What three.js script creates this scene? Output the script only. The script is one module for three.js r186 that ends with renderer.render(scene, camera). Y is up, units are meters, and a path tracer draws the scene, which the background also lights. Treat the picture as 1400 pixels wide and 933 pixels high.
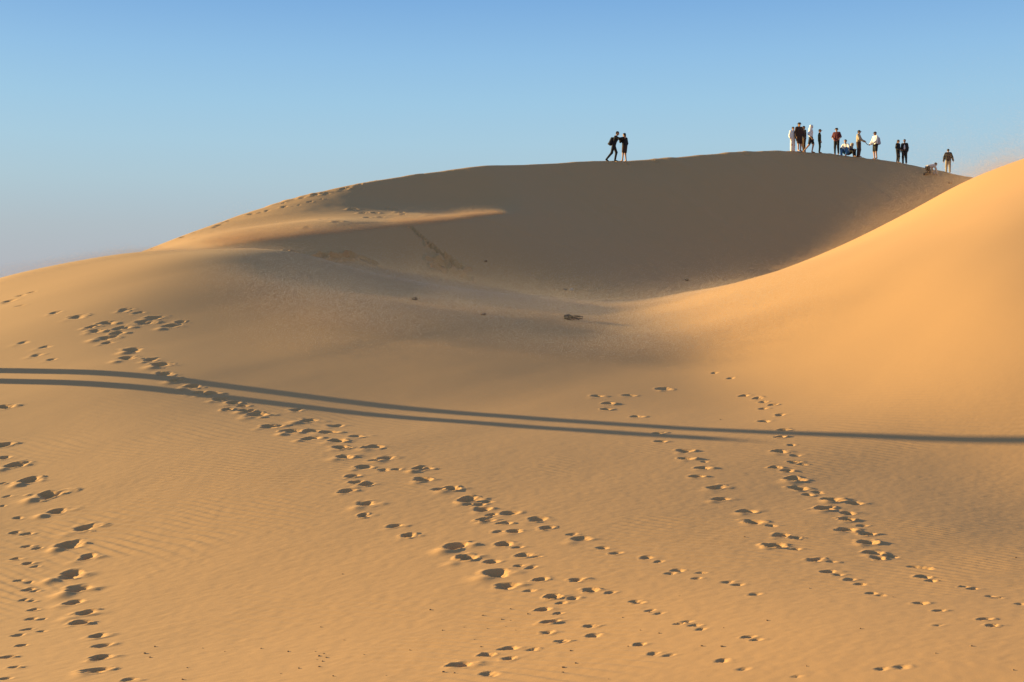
import * as THREE from 'three';
import { mergeGeometries } from 'three/addons/utils/BufferGeometryUtils.js';

// ------------------------------------------------------------------ camera, sky, sun, exposure
const scene = new THREE.Scene();
const EYE = 3.5;                                   // height of the lens above the lowest sand in front of it
const camera = new THREE.PerspectiveCamera(30, 1400 / 933, 0.1, 9000);
camera.position.set(0, EYE, 0);
camera.lookAt(0, EYE - 100 * Math.tan(0.543 * Math.PI / 180), -100);

const renderer = new THREE.WebGLRenderer({ antialias: true });
renderer.toneMapping = THREE.LinearToneMapping;
const EXPOSURE = 2.7;
renderer.toneMappingExposure = EXPOSURE;
renderer.shadowMap.enabled = true;

const SUN_ELEVATION = 10 * Math.PI / 180, SUN_BACK = 20 * Math.PI / 180;
const sunDir = new THREE.Vector3(-Math.cos(SUN_BACK) * Math.cos(SUN_ELEVATION), Math.sin(SUN_ELEVATION), -Math.sin(SUN_BACK) * Math.cos(SUN_ELEVATION));
const sun = new THREE.DirectionalLight(new THREE.Color().setRGB(1, 0.735, 0.30), 5);
sun.position.copy(sunDir).multiplyScalar(160).add(new THREE.Vector3(0, 0, -45));
sun.target.position.set(0, 0, -45);
sun.castShadow = true;
sun.shadow.radius = 1;
sun.shadow.mapSize.set(4096, 4096);
Object.assign(sun.shadow.camera, { left: -80, right: 80, top: 50, bottom: -50, near: 1, far: 400 });
scene.add(sun, sun.target);

// clear evening sky: pale haze at the horizon, deepening to blue with height
const srgb = (r, g, b) => [r, g, b].map((v) => { v /= 255; return v <= 0.04045 ? v / 12.92 : ((v + 0.055) / 1.055) ** 2.4; });
{
  const w = 512, h = 1024, data = new Float32Array(w * h * 4);
  const stops = [[0, srgb(178, 178, 182)], [2.6, srgb(178, 182, 188)], [4.5, srgb(177, 190, 197)], [6.5, srgb(174, 200, 212)], [8.2, srgb(168, 203, 222)], [10, srgb(158, 200, 227)], [12, srgb(145, 191, 228)], [14.6, srgb(124, 173, 222)], [25, srgb(114, 160, 210)], [50, srgb(116, 141, 184)], [90, srgb(117, 136, 174)]];
  for (let j = 0; j < h; j++) {
    const el = ((j + 0.5) / h - 0.5) * 180, e = Math.max(0, el);
    let k = 0; while (k < stops.length - 2 && e > stops[k + 1][0]) k++;
    let t = (e - stops[k][0]) / (stops[k + 1][0] - stops[k][0]); 
    const base = [0, 1, 2].map((c) => stops[k][1][c] * (1 - t) + stops[k + 1][1][c] * t);
    for (let i = 0; i < w; i++) {
      const az = ((i + 0.5) / w - 0.5) * 2 * Math.PI, ce = Math.cos(el * Math.PI / 180);
      const d = ce * Math.cos(az) * sunDir.x + Math.sin(el * Math.PI / 180) * sunDir.y + ce * Math.sin(az) * sunDir.z;
      const glow = Math.max(0, d) ** 10, o = (j * w + i) * 4;
      data[o] = (base[0] + 0.42 * glow) / EXPOSURE; data[o + 1] = (base[1] + 0.30 * glow) / EXPOSURE; data[o + 2] = (base[2] + 0.14 * glow) / EXPOSURE; data[o + 3] = 1;
    }
  }
  const sky = new THREE.DataTexture(data, w, h, THREE.RGBAFormat, THREE.FloatType);
  sky.mapping = THREE.EquirectangularReflectionMapping; sky.magFilter = THREE.LinearFilter; sky.minFilter = THREE.LinearFilter; sky.needsUpdate = true;
  scene.background = sky; scene.environment = sky;
}

// ------------------------------------------------------------------ helpers
let seed = 12345;
const rnd = () => { seed = (seed * 1664525 + 1013904223) >>> 0; return seed / 4294967296; };
const gauss = () => Math.sqrt(-2 * Math.log(1 - rnd())) * Math.cos(6.2831853 * rnd());
const clamp = (v, a, b) => Math.min(b, Math.max(a, v));
const smooth = (a, b, v) => { const t = clamp((v - a) / (b - a), 0, 1); return t * t * (3 - 2 * t); };
function hash(i, j) { let n = (i * 374761393 + j * 668265263) | 0; n = Math.imul(n ^ (n >>> 13), 1274126177); return ((n ^ (n >>> 16)) >>> 0) / 4294967296; }
function noise(x, y) {                              // smooth value noise, -1 .. 1
  const i = Math.floor(x), j = Math.floor(y), fx = x - i, fy = y - j;
  const u = fx * fx * fx * (fx * (fx * 6 - 15) + 10), v = fy * fy * fy * (fy * (fy * 6 - 15) + 10);
  const a = hash(i, j), b = hash(i + 1, j), c = hash(i, j + 1), d = hash(i + 1, j + 1);
  return 2 * (a + (b - a) * u + (c - a) * v + (a - b - c + d) * u * v) - 1;
}
const fbm = (x, y, n = 3) => { let s = 0, a = 0.55; for (let k = 0; k < n; k++) { s += a * noise(x, y); x = x * 2.03 + 17.3; y = y * 2.03 - 9.1; a *= 0.5; } return s; };
const used = {};
const numbered = (n) => { const k = used[n] = (used[n] ?? -1) + 1; return k ? n + '_' + String(k).padStart(3, '0') : n; };
function mesh(name, geometry, material, parent) {
  const m = new THREE.Mesh(geometry, material); m.name = name; m.castShadow = m.receiveShadow = true; parent.add(m); return m;
}
function tag(o, label, category, group) { Object.assign(o.userData, { label, category }, group ? { group } : {}); return o; }

// ------------------------------------------------------------------ the lie of the land: uniform cubic B-spline surfaces
// x to the right and d away from the lens in metres, heights in metres above the lens
const NEAR = { x0: -40, d0: -8, c: 1.6, nx: 57, nd: 57, cf: [-499,-470,-442,-414,-386,-359,-332,-306,-281,-256,-233,-212,-192,-174,-158,-146,-137,-132,-130,-131,-133,-136,-139,-141,-143,-144,-144,-144,-144,-143,-141,-140,-138,-136,-135,-134,-133,-132,-131,-129,-126,-122,-116,-108,-99,-87,-74,-59,-41,-23,-2,20,43,68,93,119,146,-518,-490,-461,-433,-405,-378,-351,-325,-299,-274,-251,-228,-207,-188,-170,-156,-145,-137,-133,-132,-133,-135,-136,-138,-139,-139,-140,-140,-139,-139,-138,-137,-136,-135,-135,-135,-135,-136,-135,-134,-131,-126,-119,-111,-100,-87,-73,-56,-38,-18,3,26,50,75,101,128,155,-537,-509,-481,-452,-424,-397,-370,-343,-317,-292,-268,-245,-223,-202,-183,-166,-152,-142,-135,-132,-131,-133,-133,-134,-135,-135,-135,-135,-135,-134,-134,-134,-134,-134,-135,-137,-139,-140,-140,-139,-135,-130,-122,-113,-101,-87,-72,-54,-35,-14,8,32,57,83,110,137,164,-557,-528,-500,-471,-443,-416,-389,-362,-336,-311,-287,-263,-240,-218,-198,-178,-161,-147,-137,-131,-129,-129,-130,-130,-130,-130,-130,-130,-130,-130,-130,-130,-131,-133,-136,-140,-144,-146,-147,-145,-141,-135,-126,-115,-103,-88,-71,-52,-32,-9,14,39,65,91,119,147,175,-576,-548,-519,-490,-462,-435,-408,-381,-355,-330,-306,-282,-260,-237,-215,-194,-174,-156,-141,-133,-130,-130,-130,-131,-131,-131,-131,-131,-131,-131,-131,-131,-133,-135,-140,-147,-153,-156,-156,-153,-148,-140,-130,-118,-104,-88,-69,-49,-28,-4,20,46,73,100,128,157,186,-596,-567,-538,-509,-481,-454,-427,-400,-375,-350,-326,-303,-281,-259,-237,-216,-194,-173,-155,-145,-142,-143,-144,-144,-144,-145,-144,-145,-144,-144,-145,-145,-147,-149,-154,-162,-168,-169,-168,-163,-156,-146,-135,-121,-105,-87,-68,-46,-23,1,27,54,82,110,139,169,199,-615,-586,-557,-528,-500,-472,-445,-419,-394,-370,-348,-326,-305,-284,-264,-244,-224,-203,-185,-175,-175,-176,-178,-178,-178,-179,-178,-180,-179,-180,-181,-180,-183,-183,-185,-190,-191,-188,-182,-175,-165,-153,-139,-123,-106,-86,-65,-42,-18,8,35,63,92,121,151,182,213,-634,-605,-575,-546,-518,-490,-464,-438,-414,-390,-369,-349,-330,-312,-295,-279,-264,-249,-237,-231,-231,-232,-234,-234,-235,-235,-236,-236,-237,-238,-238,-239,-240,-240,-236,-228,-218,-208,-197,-186,-173,-159,-143,-125,-106,-85,-62,-38,-12,15,44,73,103,134,165,197,228,-653,-623,-593,-564,-535,-508,-481,-456,-432,-410,-389,-371,-355,-340,-328,-318,-309,-302,-298,-295,-295,-295,-294,-294,-293,-292,-292,-291,-291,-290,-288,-290,-288,-287,-277,-258,-240,-225,-210,-196,-180,-164,-146,-126,-105,-82,-58,-32,-4,24,54,85,116,148,180,213,246,-671,-641,-611,-581,-552,-524,-497,-472,-449,-428,-409,-392,-378,-367,-359,-354,-352,-353,-354,-354,-350,-347,-342,-338,-334,-329,-326,-321,-317,-313,-308,-305,-300,-295,-284,-268,-251,-235,-219,-202,-185,-167,-147,-126,-103,-78,-52,-24,5,35,66,98,131,164,198,231,265,-689,-658,-627,-597,-567,-539,-512,-487,-464,-443,-425,-410,-398,-390,-385,-384,-387,-392,-398,-398,-390,-382,-372,-364,-356,-348,-340,-332,-324,-315,-307,-299,-292,-283,-274,-264,-252,-238,-222,-206,-187,-168,-146,-123,-99,-72,-44,-15,16,47,80,113,148,182,217,252,287,-706,-674,-643,-612,-581,-552,-525,-500,-476,-456,-438,-424,-413,-406,-404,-405,-410,-416,-422,-420,-410,-398,-386,-374,-364,-353,-344,-334,-323,-311,-300,-290,-282,-273,-266,-259,-250,-238,-223,-206,-187,-166,-143,-119,-93,-64,-35,-4,28,62,96,131,167,203,239,275,311,-723,-690,-657,-625,-594,-564,-536,-510,-486,-465,-447,-433,-422,-416,-414,-416,-420,-424,-427,-423,-413,-399,-385,-373,-362,-351,-341,-331,-319,-306,-294,-286,-279,-272,-265,-258,-248,-236,-221,-204,-184,-162,-138,-112,-84,-55,-23,10,44,79,115,151,188,225,263,301,338,-739,-705,-671,-638,-605,-574,-545,-518,-493,-470,-452,-437,-426,-419,-416,-417,-420,-422,-422,-416,-405,-391,-378,-366,-356,-346,-337,-327,-312,-301,-292,-287,-282,-275,-267,-258,-247,-234,-218,-200,-179,-156,-131,-103,-74,-42,-9,25,61,98,136,174,212,251,290,329,368,-754,-718,-683,-649,-615,-583,-552,-523,-496,-472,-452,-436,-423,-415,-412,-411,-412,-413,-411,-405,-395,-382,-372,-362,-356,-345,-336,-323,-306,-300,-296,-292,-287,-280,-270,-259,-245,-230,-213,-194,-172,-147,-121,-92,-60,-27,8,44,82,120,159,199,239,279,320,360,400,-768,-731,-695,-659,-623,-589,-556,-525,-497,-471,-448,-430,-416,-406,-400,-398,-399,-399,-398,-393,-386,-377,-372,-364,-358,-344,-332,-317,-306,-302,-301,-299,-293,-284,-272,-257,-241,-224,-205,-184,-161,-136,-108,-77,-45,-10,27,65,105,145,186,228,269,311,353,394,436,-782,-743,-705,-667,-630,-594,-559,-526,-495,-466,-441,-420,-403,-391,-384,-381,-381,-381,-381,-380,-376,-371,-365,-354,-342,-328,-315,-304,-299,-299,-301,-302,-297,-285,-269,-251,-233,-214,-194,-172,-148,-121,-92,-60,-26,11,50,90,131,174,216,259,302,345,388,431,474,-795,-755,-715,-675,-636,-598,-561,-525,-491,-459,-431,-406,-386,-372,-363,-359,-359,-360,-362,-362,-360,-357,-348,-333,-319,-307,-297,-290,-287,-287,-292,-300,-293,-278,-259,-239,-218,-198,-177,-155,-130,-103,-73,-39,-3,35,76,118,161,205,250,294,339,383,428,472,516,-807,-765,-723,-682,-641,-601,-561,-523,-486,-450,-418,-390,-366,-349,-339,-334,-334,-336,-339,-340,-338,-332,-320,-305,-293,-283,-277,-273,-271,-270,-273,-284,-278,-261,-239,-217,-196,-176,-155,-133,-109,-81,-50,-15,22,63,106,150,195,241,287,333,379,424,470,515,560,-819,-775,-731,-688,-645,-602,-560,-519,-479,-440,-404,-372,-345,-324,-312,-307,-307,-310,-312,-313,-310,-302,-287,-274,-264,-259,-256,-254,-253,-253,-254,-259,-252,-232,-209,-186,-165,-146,-127,-107,-83,-56,-24,12,52,94,139,185,232,280,327,375,422,469,515,562,608,-830,-784,-739,-693,-648,-603,-559,-515,-472,-430,-390,-354,-322,-298,-284,-279,-279,-281,-284,-283,-279,-268,-255,-244,-238,-235,-234,-234,-233,-232,-231,-229,-216,-192,-166,-144,-125,-109,-93,-76,-54,-26,6,44,86,130,177,225,273,323,372,420,469,517,564,611,658,-841,-793,-745,-697,-650,-603,-557,-510,-464,-419,-376,-337,-302,-274,-258,-252,-252,-253,-254,-252,-246,-234,-223,-216,-213,-213,-213,-213,-212,-209,-204,-192,-168,-139,-112,-92,-77,-65,-54,-40,-20,7,41,80,124,170,219,269,319,369,420,469,519,567,616,663,711,-851,-801,-751,-701,-651,-602,-553,-505,-456,-409,-364,-322,-286,-257,-238,-229,-226,-224,-223,-218,-210,-199,-193,-190,-193,-194,-195,-194,-193,-191,-180,-156,-117,-79,-51,-33,-22,-15,-9,0,18,44,79,121,167,215,266,317,368,420,471,522,572,621,670,718,766,-861,-809,-756,-704,-652,-600,-549,-498,-447,-398,-352,-309,-272,-241,-220,-207,-200,-195,-190,-183,-171,-162,-163,-165,-170,-171,-173,-173,-173,-172,-154,-119,-69,-20,13,30,38,40,40,45,60,87,124,167,215,265,317,370,422,474,526,577,628,677,727,775,823,-871,-816,-761,-707,-652,-598,-544,-491,-438,-388,-339,-295,-257,-225,-201,-184,-173,-165,-155,-142,-129,-122,-127,-133,-137,-138,-140,-143,-144,-142,-119,-77,-23,37,76,94,100,98,95,95,107,136,176,221,270,321,374,427,480,532,584,635,686,736,785,834,882,-880,-823,-766,-709,-652,-596,-539,-484,-429,-376,-326,-280,-240,-206,-178,-158,-143,-131,-119,-102,-88,-86,-90,-94,-98,-101,-105,-110,-114,-112,-80,-31,26,88,132,154,162,161,157,156,167,197,237,282,332,383,435,488,541,593,645,696,746,796,845,893,941,-890,-830,-770,-711,-652,-592,-534,-476,-418,-363,-310,-262,-220,-183,-152,-127,-108,-92,-77,-61,-51,-52,-55,-56,-61,-63,-69,-75,-80,-83,-40,13,71,134,182,210,223,226,226,228,241,269,307,351,399,449,500,552,604,656,707,757,807,856,905,953,1001,-899,-837,-775,-713,-651,-589,-528,-467,-406,-348,-292,-241,-196,-155,-121,-92,-69,-49,-31,-17,-12,-14,-17,-18,-23,-27,-35,-42,-46,-46,1,59,116,174,224,260,281,291,296,304,320,346,382,424,470,518,568,618,669,720,770,819,868,916,965,1012,1060,-908,-844,-779,-714,-650,-585,-520,-456,-392,-330,-271,-217,-167,-123,-86,-54,-27,-4,16,29,30,27,24,22,15,10,-1,-12,-21,-11,42,101,155,209,260,306,334,351,363,377,396,424,458,498,542,588,637,685,734,783,832,880,928,976,1023,1070,1117,-918,-851,-784,-717,-649,-581,-513,-445,-377,-311,-248,-189,-136,-88,-47,-13,16,42,63,76,77,73,66,59,50,43,30,17,1,18,73,129,181,234,285,340,377,402,422,443,467,497,532,571,613,658,704,751,798,846,893,940,986,1033,1079,1126,1172,-927,-859,-789,-719,-649,-577,-506,-434,-363,-293,-225,-161,-102,-50,-6,30,60,87,110,124,126,122,109,95,84,70,53,40,24,43,100,151,198,250,303,360,406,442,472,501,531,564,600,639,681,724,769,814,859,905,950,996,1041,1087,1132,1178,1223,-938,-867,-796,-723,-650,-576,-501,-425,-350,-276,-204,-135,-70,-11,37,74,104,133,157,172,172,164,145,128,111,92,71,55,42,64,117,165,212,263,318,376,429,474,514,550,587,624,662,702,744,786,829,872,916,960,1004,1047,1091,1136,1180,1225,1270,-948,-876,-803,-729,-653,-576,-498,-420,-342,-264,-187,-113,-41,25,81,122,150,178,202,220,221,202,176,156,131,107,87,69,55,77,124,170,217,270,328,388,447,500,548,592,635,676,717,758,800,841,883,925,967,1009,1051,1093,1136,1179,1223,1267,1311,-958,-885,-811,-736,-658,-579,-499,-419,-338,-258,-178,-99,-21,53,120,171,199,221,241,256,258,238,206,176,147,121,102,86,71,86,126,168,215,271,332,397,462,522,577,628,675,720,763,806,847,888,929,969,1010,1050,1091,1132,1173,1216,1259,1302,1346,-968,-894,-820,-743,-664,-584,-504,-422,-341,-259,-177,-96,-16,63,137,197,232,258,272,277,282,269,231,191,160,134,117,104,88,97,128,164,210,267,333,403,474,541,601,656,707,755,800,843,884,924,965,1004,1044,1083,1122,1162,1203,1244,1287,1330,1374,-978,-904,-828,-752,-673,-593,-512,-431,-350,-268,-187,-106,-27,51,123,188,237,275,292,292,299,292,247,201,171,145,130,121,100,107,135,161,204,263,332,407,484,557,620,677,731,781,826,869,909,949,989,1028,1066,1105,1143,1182,1222,1264,1306,1349,1393,-988,-914,-839,-762,-684,-605,-525,-445,-365,-285,-205,-127,-50,23,93,157,212,257,281,290,294,281,238,195,164,140,126,120,104,114,140,163,204,262,331,409,491,571,633,690,745,795,839,880,920,959,999,1039,1077,1114,1152,1191,1232,1273,1316,1360,1404,-999,-925,-851,-775,-698,-620,-542,-463,-385,-307,-230,-155,-81,-11,56,118,174,218,244,254,252,231,192,151,120,97,84,80,75,85,113,146,192,252,322,406,491,581,641,696,748,794,836,875,913,952,993,1034,1073,1111,1149,1189,1230,1272,1316,1361,1406,-1012,-939,-865,-790,-715,-639,-562,-486,-409,-334,-260,-187,-117,-49,17,78,131,173,196,201,186,152,109,69,39,18,7,5,6,17,47,87,138,201,278,368,465,565,635,689,734,773,810,848,886,927,969,1011,1052,1092,1133,1174,1217,1261,1306,1352,1398,-1026,-954,-881,-808,-734,-660,-586,-511,-437,-364,-292,-222,-154,-88,-24,35,87,125,145,140,105,50,-2,-42,-71,-91,-100,-101,-97,-83,-53,-10,44,110,191,287,394,501,584,643,686,722,759,798,839,882,927,972,1016,1060,1104,1148,1193,1239,1286,1333,1381,-1043,-972,-900,-829,-756,-684,-611,-539,-467,-396,-327,-258,-191,-126,-64,-7,41,75,89,75,18,-64,-124,-165,-193,-212,-221,-220,-216,-205,-176,-133,-78,-12,69,167,278,391,485,553,600,640,681,726,772,820,870,919,967,1015,1063,1110,1158,1207,1256,1306,1356,-1061,-991,-921,-851,-781,-710,-639,-569,-499,-430,-362,-296,-230,-165,-105,-51,-8,19,24,-1,-73,-169,-236,-280,-308,-328,-337,-337,-335,-327,-301,-261,-209,-147,-71,23,132,247,349,426,482,531,582,636,690,745,800,854,907,960,1011,1063,1114,1166,1217,1270,1322,-1080,-1012,-944,-875,-807,-738,-669,-600,-532,-465,-400,-335,-270,-207,-148,-97,-60,-42,-49,-89,-166,-256,-328,-376,-409,-429,-440,-442,-441,-434,-412,-377,-332,-275,-206,-120,-16,97,204,288,351,409,472,535,598,660,721,781,839,896,952,1007,1062,1116,1171,1226,1280,-1101,-1035,-968,-901,-834,-767,-700,-633,-566,-501,-438,-375,-312,-251,-195,-148,-116,-105,-123,-174,-254,-340,-411,-462,-496,-517,-529,-534,-534,-527,-509,-478,-437,-385,-320,-240,-144,-36,69,156,225,292,362,433,502,570,636,701,764,825,885,944,1002,1060,1117,1175,1232,-1124,-1059,-994,-929,-863,-798,-732,-667,-602,-539,-477,-416,-356,-298,-246,-203,-176,-171,-195,-253,-339,-423,-492,-541,-574,-595,-608,-614,-615,-609,-593,-566,-528,-480,-419,-344,-254,-154,-54,35,113,185,258,332,405,477,548,617,684,749,813,876,937,998,1058,1117,1177,-1149,-1085,-1021,-957,-893,-829,-765,-702,-639,-578,-518,-460,-403,-350,-303,-266,-244,-243,-271,-332,-421,-502,-566,-613,-645,-666,-680,-687,-688,-684,-670,-645,-610,-564,-507,-437,-353,-260,-164,-73,9,85,159,233,309,384,458,531,601,670,737,803,867,930,993,1055,1117,-1175,-1113,-1050,-988,-925,-863,-801,-739,-679,-620,-563,-508,-455,-408,-367,-338,-323,-328,-358,-417,-495,-570,-631,-677,-710,-733,-748,-756,-758,-754,-741,-717,-684,-642,-588,-522,-444,-356,-262,-171,-87,-10,62,138,215,292,369,444,517,588,658,726,793,859,924,988,1052,-1203,-1142,-1081,-1020,-959,-898,-838,-779,-721,-665,-611,-559,-512,-471,-437,-414,-406,-417,-448,-501,-568,-634,-692,-737,-771,-796,-813,-822,-825,-822,-809,-787,-756,-715,-663,-600,-526,-443,-354,-264,-180,-103,-30,45,123,202,280,356,432,505,577,647,717,784,851,918,984,-1234,-1174,-1114,-1054,-995,-936,-878,-821,-765,-712,-662,-615,-573,-537,-510,-494,-491,-505,-536,-583,-640,-699,-752,-796,-831,-857,-876,-887,-891,-887,-875,-855,-824,-785,-735,-675,-604,-526,-441,-355,-273,-195,-120,-44,34,113,192,270,346,421,495,567,638,707,776,844,912,-1266,-1207,-1149,-1091,-1033,-976,-920,-865,-813,-763,-716,-673,-636,-606,-584,-573,-575,-590,-620,-662,-712,-764,-813,-856,-891,-918,-937,-949,-954,-951,-940,-920,-891,-853,-805,-747,-680,-606,-526,-444,-364,-285,-209,-131,-53,26,105,183,261,337,412,485,558,629,699,769,838,-1300,-1243,-1186,-1129,-1073,-1018,-964,-912,-862,-815,-772,-734,-701,-676,-659,-652,-656,-673,-701,-739,-784,-830,-875,-916,-950,-978,-998,-1011,-1017,-1014,-1004,-985,-957,-920,-873,-818,-754,-684,-608,-530,-451,-373,-296,-218,-140,-61,19,97,175,252,328,403,476,549,620,691,762,-1337,-1281,-1225,-1170,-1116,-1062,-1010,-961,-914,-870,-830,-796,-767,-746,-733,-729,-736,-753,-779,-814,-855,-897,-939,-977,-1011,-1038,-1059,-1072,-1079,-1077,-1067,-1049,-1022,-986,-941,-888,-828,-761,-689,-613,-537,-459,-382,-304,-225,-146,-67,12,90,168,244,320,394,468,540,612,684,-1376,-1321,-1266,-1213,-1160,-1108,-1058,-1011,-966,-926,-889,-858,-833,-815,-805,-804,-812,-830,-855,-888,-925,-964,-1004,-1040,-1072,-1099,-1120,-1134,-1140,-1139,-1130,-1113,-1087,-1052,-1010,-959,-901,-837,-767,-695,-620,-544,-466,-388,-310,-231,-152,-73,6,84,161,237,312,386,459,532,605,-1416,-1362,-1309,-1257,-1205,-1155,-1108,-1062,-1020,-982,-949,-921,-899,-884,-877,-877,-887,-904,-929,-960,-995,-1032,-1069,-1104,-1135,-1161,-1182,-1196,-1203,-1202,-1194,-1177,-1152,-1119,-1078,-1029,-973,-912,-845,-775,-701,-626,-550,-472,-394,-315,-236,-157,-79,0,77,153,229,304,378,451,524,-1458,-1405,-1353,-1302,-1252,-1204,-1158,-1115,-1075,-1040,-1009,-983,-964,-952,-947,-949,-959,-977,-1001,-1031,-1064,-1099,-1134,-1168,-1198,-1224,-1244,-1258,-1265,-1265,-1257,-1242,-1218,-1186,-1147,-1100,-1046,-986,-922,-853,-782,-708,-632,-555,-477,-399,-320,-241,-162,-84,-7,70,146,221,296,370,444,-1501,-1449,-1398,-1348,-1300,-1253,-1209,-1168,-1131,-1097,-1069,-1046,-1029,-1019,-1016,-1020,-1031,-1049,-1072,-1101,-1133,-1166,-1200,-1232,-1262,-1287,-1307,-1321,-1328,-1329,-1322,-1307,-1284,-1254,-1215,-1170,-1119,-1061,-998,-931,-861,-789,-714,-638,-560,-482,-403,-325,-246,-168,-90,-13,63,139,214,288,362,-1545,-1494,-1444,-1395,-1348,-1303,-1260,-1221,-1186,-1155,-1129,-1109,-1094,-1086,-1084,-1089,-1101,-1119,-1143,-1170,-1201,-1234,-1266,-1297,-1326,-1350,-1370,-1384,-1392,-1393,-1386,-1372,-1350,-1321,-1285,-1241,-1191,-1135,-1074,-1009,-941,-869,-795,-720,-643,-565,-487,-408,-330,-251,-173,-96,-20,56,132,206,281] };
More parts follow.
